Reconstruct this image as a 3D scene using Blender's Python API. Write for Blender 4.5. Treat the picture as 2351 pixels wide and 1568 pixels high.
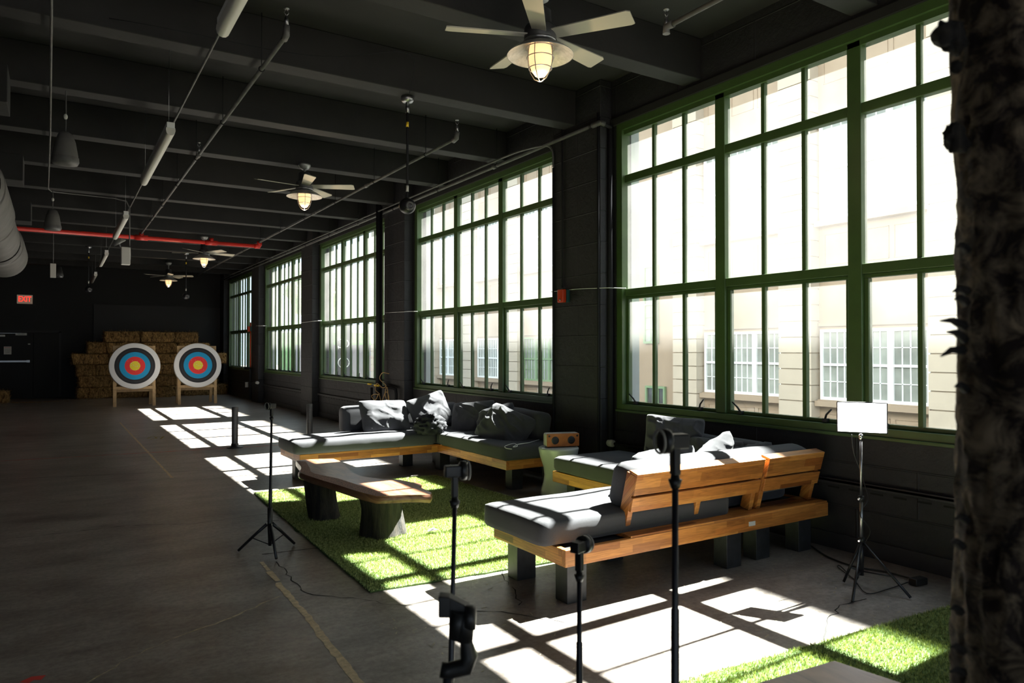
import bpy, bmesh, math, random
import numpy as np
from mathutils import Vector, Matrix, noise
for o in list(bpy.data.objects): bpy.data.objects.remove(o)
SC = bpy.context.scene
COL = SC.collection
PI = math.pi
random.seed(7)

# ------------------------------------------------------------------ camera, sky, sun, exposure
FPX, CX, CY, CAMZ = 1656.0, 1175.5, 784.0, 1.5
TILT = math.atan(19/FPX)
YAW = math.atan(1045.5/FPX*math.cos(TILT))
cam_d = bpy.data.cameras.new('camera')
cam = bpy.data.objects.new('camera', cam_d); COL.objects.link(cam)
cam.location = (0, 0, CAMZ)
cam.rotation_euler = (PI/2+TILT, 0, -YAW)
cam_d.sensor_width = 36; cam_d.lens = FPX/2351*36
cam_d.clip_start = 0.05; cam_d.clip_end = 400
cam_d.dof.use_dof = True; cam_d.dof.focus_distance = 7.5; cam_d.dof.aperture_fstop = 4.0
SC.camera = cam

W_ = bpy.data.worlds.new('sky'); SC.world = W_; W_.use_nodes = True
bg = W_.node_tree.nodes['Background']
bg.inputs[0].default_value = (0.68, 0.84, 1.0, 1); bg.inputs[1].default_value = 1.2

ELEV = math.radians(47.8)
sun_d = bpy.data.lights.new('sun', 'SUN'); sun = bpy.data.objects.new('sun', sun_d); COL.objects.link(sun)
sun_d.energy = 58; sun_d.angle = math.radians(0.55); sun_d.color = (1, 0.97, 0.92)
sun.location = (30, 8, 35)
sun.rotation_euler = (0, PI/2-ELEV, math.radians(1.5))

SC.view_settings.view_transform = 'Standard'; SC.view_settings.look = 'None'
SC.view_settings.gamma = 1; SC.view_settings.use_curve_mapping = False
SC.view_settings.exposure = 0.72
try:
    SC.cycles.max_bounces = 12; SC.cycles.transparent_max_bounces = 16; SC.cycles.diffuse_bounces = 6
    SC.cycles.sample_clamp_indirect = 6
except Exception: pass

# measuring helper: the point where the sight line through a photo pixel meets x=, y= or z=
_F = Vector((math.sin(YAW)*math.cos(TILT), math.cos(YAW)*math.cos(TILT), math.sin(TILT)))
_R = Vector((math.cos(YAW), -math.sin(YAW), 0)); _U = _R.cross(_F)
def at(u, v, x=None, y=None, z=None, d=None):
    r = _F+_R*((u-CX)/FPX)+_U*((CY-v)/FPX); C = Vector((0, 0, CAMZ))
    if d is not None: return C+r*d
    if x is not None: return C+r*((x-C.x)/r.x)
    if y is not None: return C+r*((y-C.y)/r.y)
    return C+r*((z-C.z)/r.z)

# ------------------------------------------------------------------ materials
def newmat(name):
    m = bpy.data.materials.new(name); m.use_nodes = True
    nt = m.node_tree; return m, nt, nt.nodes['Principled BSDF']
def N(nt, t, **kw):
    n = nt.nodes.new(t)
    for k, v in kw.items():
        if k in n.inputs: n.inputs[k].default_value = v
        else: setattr(n, k, v)
    return n
def simple(name, col, rough=0.6, metal=0.0, spec=0.5, var=0.0, scale=6, bump=0.0, bscale=60, emit=None, es=0, sheen=0):
    m, nt, b = newmat(name); L = nt.links
    b.inputs['Base Color'].default_value = (*col, 1); b.inputs['Roughness'].default_value = rough
    b.inputs['Metallic'].default_value = metal; b.inputs['Specular IOR Level'].default_value = spec
    if sheen: b.inputs['Sheen Weight'].default_value = sheen; b.inputs['Sheen Roughness'].default_value = 0.5
    if emit: b.inputs['Emission Color'].default_value = (*emit, 1); b.inputs['Emission Strength'].default_value = es
    if var or bump:
        tc = N(nt, 'ShaderNodeTexCoord')
    if var:
        n = N(nt, 'ShaderNodeTexNoise', Scale=scale, Detail=6.0, Roughness=0.6); L.new(tc.outputs['Object'], n.inputs['Vector'])
        r = N(nt, 'ShaderNodeValToRGB'); L.new(n.outputs['Fac'], r.inputs[0])
        r.color_ramp.elements[0].position = 0.3; r.color_ramp.elements[1].position = 0.7
        r.color_ramp.elements[0].color = (*[c*(1-var) for c in col], 1); r.color_ramp.elements[1].color = (*[min(1, c*(1+var)) for c in col], 1)
        L.new(r.outputs[0], b.inputs['Base Color'])
    if bump:
        n2 = N(nt, 'ShaderNodeTexNoise', Scale=bscale, Detail=4.0); L.new(tc.outputs['Object'], n2.inputs['Vector'])
        bp = N(nt, 'ShaderNodeBump', Strength=bump, Distance=0.01); L.new(n2.outputs['Fac'], bp.inputs['Height']); L.new(bp.outputs[0], b.inputs['Normal'])
    return m
def wood(name, axis, cols=((0.50,0.165,0.032),(0.15,0.036,0.008)), light=(0.68,0.29,0.065), bw=0.36, rh=0.042):
    """butcher-block acacia: staves along the x or y axis, every stave its own tone"""
    m, nt, b = newmat(name); L = nt.links
    tc = N(nt, 'ShaderNodeTexCoord'); sp = N(nt, 'ShaderNodeSeparateXYZ'); L.new(tc.outputs['Object'], sp.inputs[0])
    ad = N(nt, 'ShaderNodeMath', operation='ADD'); L.new(sp.outputs['Z'], ad.inputs[0]); L.new(sp.outputs['Y' if axis == 'x' else 'X'], ad.inputs[1])
    cb = N(nt, 'ShaderNodeCombineXYZ'); L.new(sp.outputs['X' if axis == 'x' else 'Y'], cb.inputs[0]); L.new(ad.outputs[0], cb.inputs[1])
    br = N(nt, 'ShaderNodeTexBrick', Scale=1.0); br.inputs['Brick Width'].default_value = bw; br.inputs['Row Height'].default_value = rh
    br.inputs['Mortar Size'].default_value = 0.0006; br.offset = 0.37; br.offset_frequency = 2; br.squash = 1.3; br.squash_frequency = 3
    br.inputs['Color1'].default_value = (*cols[0], 1); br.inputs['Color2'].default_value = (*cols[1], 1); br.inputs['Mortar'].default_value = (cols[1][0]*.6, cols[1][1]*.6, cols[1][2]*.6, 1)
    L.new(cb.outputs[0], br.inputs['Vector'])
    br2 = N(nt, 'ShaderNodeTexBrick', Scale=1.0); br2.inputs['Brick Width'].default_value = bw; br2.inputs['Row Height'].default_value = rh
    br2.inputs['Mortar Size'].default_value = 0.0; br2.offset = 0.37; br2.offset_frequency = 2; br2.squash = 1.3; br2.squash_frequency = 3; br2.inputs['Bias'].default_value = 0.0
    br2.inputs['Color1'].default_value = (0, 0, 0, 1); br2.inputs['Color2'].default_value = (1, 1, 1, 1)
    mpo = N(nt, 'ShaderNodeMapping'); mpo.inputs['Location'].default_value = (bw*7, rh*12, 0); L.new(cb.outputs[0], mpo.inputs[0]); L.new(mpo.outputs[0], br2.inputs['Vector'])
    mx = N(nt, 'ShaderNodeMixRGB'); L.new(br2.outputs['Color'], mx.inputs[0]); L.new(br.outputs['Color'], mx.inputs[1]); mx.inputs[2].default_value = (*light, 1)
    mp = N(nt, 'ShaderNodeMapping'); mp.inputs['Scale'].default_value = (6, 110, 6); L.new(cb.outputs[0], mp.inputs[0])
    n = N(nt, 'ShaderNodeTexNoise', Scale=1.0, Detail=5.0, Distortion=1.2); L.new(mp.outputs[0], n.inputs['Vector'])
    mg = N(nt, 'ShaderNodeMixRGB', blend_type='MULTIPLY'); mg.inputs[0].default_value = 0.75; L.new(mx.outputs[0], mg.inputs[1])
    r = N(nt, 'ShaderNodeValToRGB'); r.color_ramp.elements[0].position = .3; r.color_ramp.elements[0].color = (.45, .42, .4, 1); r.color_ramp.elements[1].position = .65; r.color_ramp.elements[1].color = (1.0, 1.0, 1.0, 1)
    L.new(n.outputs['Fac'], r.inputs[0]); L.new(r.outputs[0], mg.inputs[2]); L.new(mg.outputs[0], b.inputs['Base Color'])
    b.inputs['Roughness'].default_value = 0.42
    return m
M = {}
M['black_wall'] = simple('black_wall', (0.022, 0.022, 0.025), 0.55, var=0.35, scale=3, bump=0.5, bscale=14)
M['black_wall_brick'] = None
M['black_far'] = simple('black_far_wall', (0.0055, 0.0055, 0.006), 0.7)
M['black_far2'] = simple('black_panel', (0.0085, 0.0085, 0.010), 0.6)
M['ceil'] = simple('dark_ceiling', (0.017, 0.0165, 0.016), 0.8, var=0.35, scale=1.2, bump=0.25, bscale=8)
M['beam'] = simple('dark_beam', (0.0115, 0.011, 0.0108), 0.75, var=0.3, scale=2.0, bump=0.3, bscale=10)
M['black_pipe'] = simple('black_pipe', (0.026, 0.026, 0.028), 0.9, spec=0.0)
M['grey_pipe'] = simple('grey_pipe', (0.09, 0.088, 0.085), 0.5, var=.3, scale=9)
M['black_metal'] = simple('black_metal', (0.012, 0.012, 0.016), 0.38)
M['black_plastic'] = simple('black_plastic', (0.010, 0.010, 0.010), 0.45)
M['grey_plastic'] = simple('grey_plastic', (0.22, 0.21, 0.19), 0.5)
M['chrome'] = simple('chrome', (0.7, 0.7, 0.72), 0.2, metal=1)
M['steel'] = simple('steel', (0.35, 0.35, 0.36), 0.35, metal=1)
M['green'] = simple('green_paint', (0.050, 0.092, 0.026), 0.40, var=.12, scale=5)
M['green_pale'] = simple('pale_green_paint', (0.20, 0.30, 0.16), 0.5)
M['charcoal'] = simple('charcoal_fabric', (0.060, 0.060, 0.066), 0.95, spec=.15, var=0.14, scale=240, bump=.35, bscale=500, sheen=0.15)
M['charcoal_dark'] = simple('black_fabric', (0.026, 0.026, 0.030), 0.85, spec=.25, bump=.3, bscale=300)
M['leg_black'] = simple('leg_black', (0.022, 0.023, 0.026), 0.5, var=.5, scale=14)
M['wood_x'] = wood('acacia_x', 'x'); M['wood_y'] = wood('acacia_y', 'y')
M['slab_wood'] = None
M['white'] = simple('white_paint', (0.75, 0.75, 0.74), 0.4)
M['lens_white'] = simple('lens_white', (0.62, 0.60, 0.55), 0.45)
M['red'] = simple('red_paint', (0.62, 0.03, 0.02), 0.4)
M['red_deep'] = simple('red_alarm', (0.55, 0.045, 0.01), 0.35)
M['teal'] = simple('teal_backbox', (0.01, 0.06, 0.065), 0.4)
M['yellow'] = simple('yellow_tape', (0.75, 0.5, 0.02), 0.5)
M['rope'] = simple('tan_rope', (0.42, 0.27, 0.11), 0.9)
M['duct'] = simple('duct_dark', (0.11, 0.105, 0.10), 0.6, var=.3, scale=3, bump=.3, bscale=4)
M['pine'] = simple('pine_wood', (0.52, 0.34, 0.17), 0.6, var=.18, scale=12)
M['blade'] = simple('fan_blade', (0.42, 0.40, 0.33), 0.55)
M['galv'] = simple('galvanised', (0.42, 0.42, 0.41), 0.42, metal=0.6, var=.2, scale=30)
M['galv_dark'] = simple('galvanised_dark', (0.07, 0.07, 0.072), 0.4, metal=0.3, var=.25, scale=20)
M['lamp_glass'] = simple('lamp_glass', (0.9, 0.75, 0.5), 0.3, emit=(1.0, 0.56, 0.25), es=0.8)
M['lamp_bulb'] = simple('lamp_bulb', (1, .9, .7), 0.3, emit=(1.0, 0.80, 0.50), es=16)
M['panel_on'] = simple('led_panel', (1, 1, 1), 0.3, emit=(1.0, 0.97, 1.0), es=5.0)
M['exit_plate'] = simple('exit_plate', (0.20, 0.17, 0.13), 0.5, emit=(0.20, 0.14, 0.10), es=0.35)
M['exit_red'] = simple('exit_red', (0.8, 0.02, 0.01), 0.4, emit=(1.0, 0.02, 0.01), es=1.6)
M['sign_white'] = simple('sign_white', (0.55, 0.54, 0.50), 0.5)
M['tablewhite'] = simple('glazed_white', (0.45, 0.47, 0.45), 0.25)
M['spk_wood'] = simple('speaker_wood', (0.36, 0.115, 0.022), 0.4, var=.2, scale=20)
M['spk_grey'] = simple('speaker_grey', (0.42, 0.39, 0.37), 0.5)
M['painted_line'] = simple('painted_line', (0.62, 0.50, 0.33), 0.7, var=.3, scale=30)
M['crack'] = simple('crack_dark', (0.008, 0.007, 0.006), 0.9)
M['crack_light'] = simple('crack_filler', (0.52, 0.46, 0.33), 0.9, var=.4, scale=40)
M['redline'] = simple('red_chalk', (0.75, 0.07, 0.05), 0.8)
M['yellowmark'] = simple('yellow_chalk', (0.32, 0.26, 0.04), 0.8)
M['facade'] = simple('facade_cream', (0.36, 0.27, 0.19), 0.8, var=.05, scale=2)
M['facade_pier'] = simple('facade_pier', (0.50, 0.425, 0.335), 0.8, var=.04, scale=2)
M['frame_white'] = simple('frame_white', (0.86, 0.87, 0.86), 0.4)
M['pane_grey'] = simple('far_pane', (0.30, 0.32, 0.29), 0.12, var=.4, scale=0.9)
M['pane_dark'] = simple('far_pane_dark', (0.06, 0.06, 0.06), 0.12, var=.5, scale=3)
M['outer_wall'] = simple('outer_wall', (0.42, 0.43, 0.43), 0.8)
M['road'] = simple('road', (0.22, 0.21, 0.20), 0.9, var=.2, scale=2)
M['yard'] = simple('yard', (0.07, 0.065, 0.06), 0.9)
M['banner'] = simple('banner_grey', (0.12, 0.12, 0.13), 0.7)
M['green_net'] = simple('green_net', (0.16, 0.30, 0.12), 0.9, var=.3, scale=3)
M['blue'] = simple('blue', (0.10, 0.28, 0.65), 0.6)
M['orange'] = simple('orange', (0.80, 0.20, 0.05), 0.6)
M['lightblue'] = simple('lightblue', (0.45, 0.68, 0.85), 0.6)
M['skin'] = simple('skin', (0.4, 0.22, 0.15), 0.6)
M['leafy'] = simple('leafy', (0.14, 0.22, 0.07), 0.9, var=.5, scale=4)

def mat_block_wall():
    m, nt, b = newmat('black_block_wall'); L = nt.links
    tc = N(nt, 'ShaderNodeTexCoord'); sp = N(nt, 'ShaderNodeSeparateXYZ'); L.new(tc.outputs['Object'], sp.inputs[0])
    cb = N(nt, 'ShaderNodeCombineXYZ'); L.new(sp.outputs['Y'], cb.inputs[0]); L.new(sp.outputs['Z'], cb.inputs[1])
    br = N(nt, 'ShaderNodeTexBrick', Scale=1.0); br.inputs['Brick Width'].default_value = 0.9; br.inputs['Row Height'].default_value = 0.33
    br.inputs['Mortar Size'].default_value = 0.008; br.inputs['Mortar Smooth'].default_value = .6; L.new(cb.outputs[0], br.inputs['Vector'])
    n = N(nt, 'ShaderNodeTexNoise', Scale=9.0, Detail=7.0, Roughness=.65); L.new(tc.outputs['Object'], n.inputs['Vector'])
    mth = N(nt, 'ShaderNodeMath', operation='MULTIPLY'); L.new(br.outputs['Fac'], mth.inputs[0]); mth.inputs[1].default_value = 1.2
    ad = N(nt, 'ShaderNodeMath', operation='ADD'); L.new(mth.outputs[0], ad.inputs[0]); L.new(n.outputs['Fac'], ad.inputs[1])
    bp = N(nt, 'ShaderNodeBump', Strength=.6, Distance=.02); L.new(ad.outputs[0], bp.inputs['Height']); L.new(bp.outputs[0], b.inputs['Normal'])
    r = N(nt, 'ShaderNodeValToRGB'); L.new(n.outputs['Fac'], r.inputs[0]); r.color_ramp.elements[0].color = (.010, .010, .0125, 1); r.color_ramp.elements[1].color = (.023, .023, .026, 1)
    L.new(r.outputs[0], b.inputs['Base Color']); b.inputs['Roughness'].default_value = .6
    return m
M['black_wall_brick'] = mat_block_wall()

def mat_floor():
    m, nt, b = newmat('concrete_floor'); L = nt.links
    tc = N(nt, 'ShaderNodeTexCoord')
    n1 = N(nt, 'ShaderNodeTexNoise', Scale=0.55, Detail=9.0, Roughness=.65); L.new(tc.outputs['Object'], n1.inputs['Vector'])
    r1 = N(nt, 'ShaderNodeValToRGB'); L.new(n1.outputs['Fac'], r1.inputs[0])
    e = r1.color_ramp.elements; e[0].position = .32; e[0].color = (.235, .205, .185, 1); e[1].position = .66; e[1].color = (.43, .395, .365, 1)
    mp = N(nt, 'ShaderNodeMapping'); mp.inputs['Scale'].default_value = (1.1, 2.6, 1); mp.inputs['Rotation'].default_value = (0, 0, .1); L.new(tc.outputs['Object'], mp.inputs[0])
    n2 = N(nt, 'ShaderNodeTexNoise', Scale=1.3, Detail=8.0, Roughness=.7); L.new(mp.outputs[0], n2.inputs['Vector'])
    r2 = N(nt, 'ShaderNodeValToRGB'); L.new(n2.outputs['Fac'], r2.inputs[0]); e = r2.color_ramp.elements
    e[0].position = .35; e[0].color = (.56, .53, .51, 1); e[1].position = .62; e[1].color = (1.1, 1.1, 1.1, 1)
    mx = N(nt, 'ShaderNodeMixRGB', blend_type='MULTIPLY'); mx.inputs[0].default_value = 1; L.new(r1.outputs[0], mx.inputs[1]); L.new(r2.outputs[0], mx.inputs[2])
    n3 = N(nt, 'ShaderNodeTexNoise', Scale=28.0, Detail=5.0, Roughness=.7); L.new(tc.outputs['Object'], n3.inputs['Vector'])
    r3 = N(nt, 'ShaderNodeValToRGB'); L.new(n3.outputs['Fac'], r3.inputs[0]); e = r3.color_ramp.elements
    e[0].position = .3; e[0].color = (.60, .58, .56, 1); e[1].position = .6; e[1].color = (1.05, 1.05, 1.05, 1)
    mx2 = N(nt, 'ShaderNodeMixRGB', blend_type='MULTIPLY'); mx2.inputs[0].default_value = 1; L.new(mx.outputs[0], mx2.inputs[1]); L.new(r3.outputs[0], mx2.inputs[2])
    # saw-cut joints of the slab
    sp = N(nt, 'ShaderNodeSeparateXYZ'); L.new(tc.outputs['Object'], sp.inputs[0])
    def joint(out, per, off, w):
        a = N(nt, 'ShaderNodeMath', operation='ADD'); L.new(out, a.inputs[0]); a.inputs[1].default_value = off
        md = N(nt, 'ShaderNodeMath', operation='PINGPONG'); L.new(a.outputs[0], md.inputs[0]); md.inputs[1].default_value = per/2
        lt = N(nt, 'ShaderNodeMath', operation='LESS_THAN'); L.new(md.outputs[0], lt.inputs[0]); lt.inputs[1].default_value = w
        return lt
    j1 = joint(sp.outputs['Y'], 2.6, 1.0+1.3, .008)
    mj = N(nt, 'ShaderNodeMixRGB'); mj.inputs[0].default_value = 0; L.new(mx2.outputs[0], mj.inputs[1]); mj.inputs[2].default_value = (.03, .027, .025, 1)
    L.new(mj.outputs[0], b.inputs['Base Color'])
    rr = N(nt, 'ShaderNodeMapRange'); L.new(n2.outputs['Fac'], rr.inputs[0]); rr.inputs[3].default_value = .26; rr.inputs[4].default_value = .42; b.inputs['Specular IOR Level'].default_value = .7; L.new(rr.outputs[0], b.inputs['Roughness'])
    bp = N(nt, 'ShaderNodeBump', Strength=.12, Distance=.01); L.new(n3.outputs['Fac'], bp.inputs['Height']); L.new(bp.outputs[0], b.inputs['Normal'])
    return m
M['floor'] = mat_floor()

def mat_glass():
    m = bpy.data.materials.new('dusty_glass'); m.use_nodes = True; nt = m.node_tree; nt.nodes.clear(); L = nt.links
    out = N(nt, 'ShaderNodeOutputMaterial'); tr = N(nt, 'ShaderNodeBsdfTransparent'); tr.inputs[0].default_value = (.93, .96, .95, 1)
    tl = N(nt, 'ShaderNodeBsdfTranslucent'); tl.inputs[0].default_value = (1, .98, .95, 1)
    gl = N(nt, 'ShaderNodeBsdfGlossy'); gl.inputs[0].default_value = (1, 1, 1, 1); gl.inputs['Roughness'].default_value = .03
    tc = N(nt, 'ShaderNodeTexCoord'); n = N(nt, 'ShaderNodeTexNoise', Scale=1.1, Detail=5.0); L.new(tc.outputs['Object'], n.inputs['Vector'])
    rg = N(nt, 'ShaderNodeMapRange'); L.new(n.outputs['Fac'], rg.inputs[0]); rg.inputs[1].default_value = .3; rg.inputs[2].default_value = .7; rg.inputs[3].default_value = .011; rg.inputs[4].default_value = .030
    m1 = N(nt, 'ShaderNodeMixShader'); L.new(rg.outputs[0], m1.inputs[0]); L.new(tr.outputs[0], m1.inputs[1]); L.new(tl.outputs[0], m1.inputs[2])
    m2 = N(nt, 'ShaderNodeMixShader'); m2.inputs[0].default_value = .04; L.new(m1.outputs[0], m2.inputs[1]); L.new(gl.outputs[0], m2.inputs[2])
    L.new(m2.outputs[0], out.inputs[0]); return m
M['glass'] = mat_glass()

def mat_target():
    m, nt, b = newmat('target_face'); L = nt.links
    tc = N(nt, 'ShaderNodeTexCoord'); sp = N(nt, 'ShaderNodeSeparateXYZ'); L.new(tc.outputs['Object'], sp.inputs[0])
    cb = N(nt, 'ShaderNodeCombineXYZ'); L.new(sp.outputs['X'], cb.inputs[0]); L.new(sp.outputs['Z'], cb.inputs[1])
    ln = N(nt, 'ShaderNodeVectorMath', operation='LENGTH'); L.new(cb.outputs[0], ln.inputs[0])
    dv = N(nt, 'ShaderNodeMath', operation='DIVIDE'); L.new(ln.outputs['Value'], dv.inputs[0]); dv.inputs[1].default_value = .61
    r = N(nt, 'ShaderNodeValToRGB'); r.color_ramp.interpolation = 'CONSTANT'; L.new(dv.outputs[0], r.inputs[0])
    e = r.color_ramp.elements; e[0].position = 0; e[0].color = (.80, .64, .04, 1); e[1].position = .2; e[1].color = (.78, .04, .04, 1)
    for p, c in ((.395, (.012, .31, .60, 1)), (.60, (.022, .022, .028, 1)), (.685, (.09, .09, .095, 1)), (.693, (.022, .022, .028, 1)), (.79, (.78, .77, .79, 1))):
        q = e.new(p); q.color = c
    n = N(nt, 'ShaderNodeTexNoise', Scale=26.0, Detail=3.0); L.new(cb.outputs[0], n.inputs['Vector'])
    # arrow scars, thickest just above the middle
    dz = N(nt, 'ShaderNodeVectorMath', operation='DISTANCE'); L.new(cb.outputs[0], dz.inputs[0]); dz.inputs[1].default_value = (0, .04, 0)
    mr = N(nt, 'ShaderNodeMapRange'); L.new(dz.outputs['Value'], mr.inputs[0]); mr.inputs[1].default_value = 0; mr.inputs[2].default_value = .36; mr.inputs[3].default_value = .585; mr.inputs[4].default_value = .76
    gt = N(nt, 'ShaderNodeMath', operation='GREATER_THAN'); L.new(n.outputs['Fac'], gt.inputs[0]); L.new(mr.outputs[0], gt.inputs[1])
    mx = N(nt, 'ShaderNodeMixRGB'); L.new(gt.outputs[0], mx.inputs[0]); L.new(r.outputs[0], mx.inputs[1]); mx.inputs[2].default_value = (.6, .58, .56, 1)
    L.new(mx.outputs[0], b.inputs['Base Color']); b.inputs['Roughness'].default_value = .8
    return m
M['target'] = mat_target()

def mat_hay():
    m, nt, b = newmat('straw'); L = nt.links
    tc = N(nt, 'ShaderNodeTexCoord'); mp = N(nt, 'ShaderNodeMapping'); mp.inputs['Scale'].default_value = (26, 26, 8); L.new(tc.outputs['Object'], mp.inputs[0])
    n = N(nt, 'ShaderNodeTexNoise', Scale=1.0, Detail=8.0, Roughness=.75, Distortion=.8); L.new(mp.outputs[0], n.inputs['Vector'])
    r = N(nt, 'ShaderNodeValToRGB'); L.new(n.outputs['Fac'], r.inputs[0]); e = r.color_ramp.elements
    e[0].position = .40; e[0].color = (.085, .038, .011, 1); e[1].position = .68; e[1].color = (.78, .47, .16, 1)
    L.new(r.outputs[0], b.inputs['Base Color']); b.inputs['Roughness'].default_value = .8
    bp = N(nt, 'ShaderNodeBump', Strength=1.0, Distance=.03); L.new(n.outputs['Fac'], bp.inputs['Height']); L.new(bp.outputs[0], b.inputs['Normal'])
    return m
M['hay'] = mat_hay()

def mat_slab():
    m, nt, b = newmat('live_edge_slab'); L = nt.links
    tc = N(nt, 'ShaderNodeTexCoord'); mp = N(nt, 'ShaderNodeMapping'); mp.inputs['Scale'].default_value = (9, 1.6, 9); mp.inputs['Rotation'].default_value = (0, 0, .12); L.new(tc.outputs['Object'], mp.inputs[0])
    n = N(nt, 'ShaderNodeTexNoise', Scale=1.6, Detail=7.0, Distortion=1.5); L.new(mp.outputs[0], n.inputs['Vector'])
    r = N(nt, 'ShaderNodeValToRGB'); L.new(n.outputs['Fac'], r.inputs[0]); e = r.color_ramp.elements
    e[0].position = .3; e[0].color = (.13, .055, .032, 1); e[1].position = .7; e[1].color = (.32, .15, .085, 1)
    L.new(r.outputs[0], b.inputs['Base Color']); b.inputs['Roughness'].default_value = .32; return m
M['slab_wood'] = mat_slab()
def mat_bark_edge():
    m, nt, b = newmat('pitted_edge'); L = nt.links
    tc = N(nt, 'ShaderNodeTexCoord'); v = N(nt, 'ShaderNodeTexVoronoi', Scale=85.0); L.new(tc.outputs['Object'], v.inputs['Vector'])
    r = N(nt, 'ShaderNodeValToRGB'); L.new(v.outputs['Distance'], r.inputs[0]); e = r.color_ramp.elements
    e[0].position = .25; e[0].color = (.02, .008, .005, 1); e[1].position = .55; e[1].color = (.26, .11, .06, 1)
    L.new(r.outputs[0], b.inputs['Base Color']); b.inputs['Roughness'].default_value = .6; return m
M['pitted'] = mat_bark_edge()
def mat_bark(name, cols, sc, scz, p0=.42, p1=.6):
    m, nt, b = newmat(name); L = nt.links
    tc = N(nt, 'ShaderNodeTexCoord'); mp = N(nt, 'ShaderNodeMapping'); mp.inputs['Scale'].default_value = (sc, sc, scz); L.new(tc.outputs['Object'], mp.inputs[0])
    n = N(nt, 'ShaderNodeTexNoise', Scale=1.0, Detail=9.0, Roughness=.68, Distortion=.6); L.new(mp.outputs[0], n.inputs['Vector'])
    r = N(nt, 'ShaderNodeValToRGB'); L.new(n.outputs['Fac'], r.inputs[0]); e = r.color_ramp.elements
    e[0].position = p0; e[0].color = (*cols[0], 1); e[1].position = p1; e[1].color = (*cols[1], 1)
    L.new(r.outputs[0], b.inputs['Base Color']); b.inputs['Roughness'].default_value = .75
    bp = N(nt, 'ShaderNodeBump', Strength=.9, Distance=.02); L.new(n.outputs['Fac'], bp.inputs['Height']); L.new(bp.outputs[0], b.inputs['Normal']); return m
M['stump'] = mat_bark('stump_bark', ((.007, .006, .005), (.034, .026, .018)), 22, 3)
M['birch'] = mat_bark('tree_bark', ((.020, .010, .007), (.36, .27, .17)), 13, 16, .45, .64)
def mat_grass():
    m, nt, b = newmat('turf'); L = nt.links
    tc = N(nt, 'ShaderNodeTexCoord'); n = N(nt, 'ShaderNodeTexNoise', Scale=55.0, Detail=3.0); L.new(tc.outputs['Object'], n.inputs['Vector'])
    n2 = N(nt, 'ShaderNodeTexNoise', Scale=2.5, Detail=3.0); L.new(tc.outputs['Object'], n2.inputs['Vector'])
    r = N(nt, 'ShaderNodeValToRGB'); L.new(n.outputs['Fac'], r.inputs[0]); e = r.color_ramp.elements
    e[0].position = .35; e[0].color = (.08, .13, .016, 1); e[1].position = .64; e[1].color = (.66, .74, .30, 1)
    mg = N(nt, 'ShaderNodeMixRGB', blend_type='MULTIPLY'); mg.inputs[0].default_value = .35; L.new(r.outputs[0], mg.inputs[1]); L.new(n2.outputs['Color'], mg.inputs[2])
    L.new(r.outputs[0], b.inputs['Base Color']); b.inputs['Roughness'].default_value = .7; b.inputs['Specular IOR Level'].default_value = .3; return m
M['grass'] = mat_grass()
M['grass_base'] = simple('turf_backing', (.07, .13, .03), .9)

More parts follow.
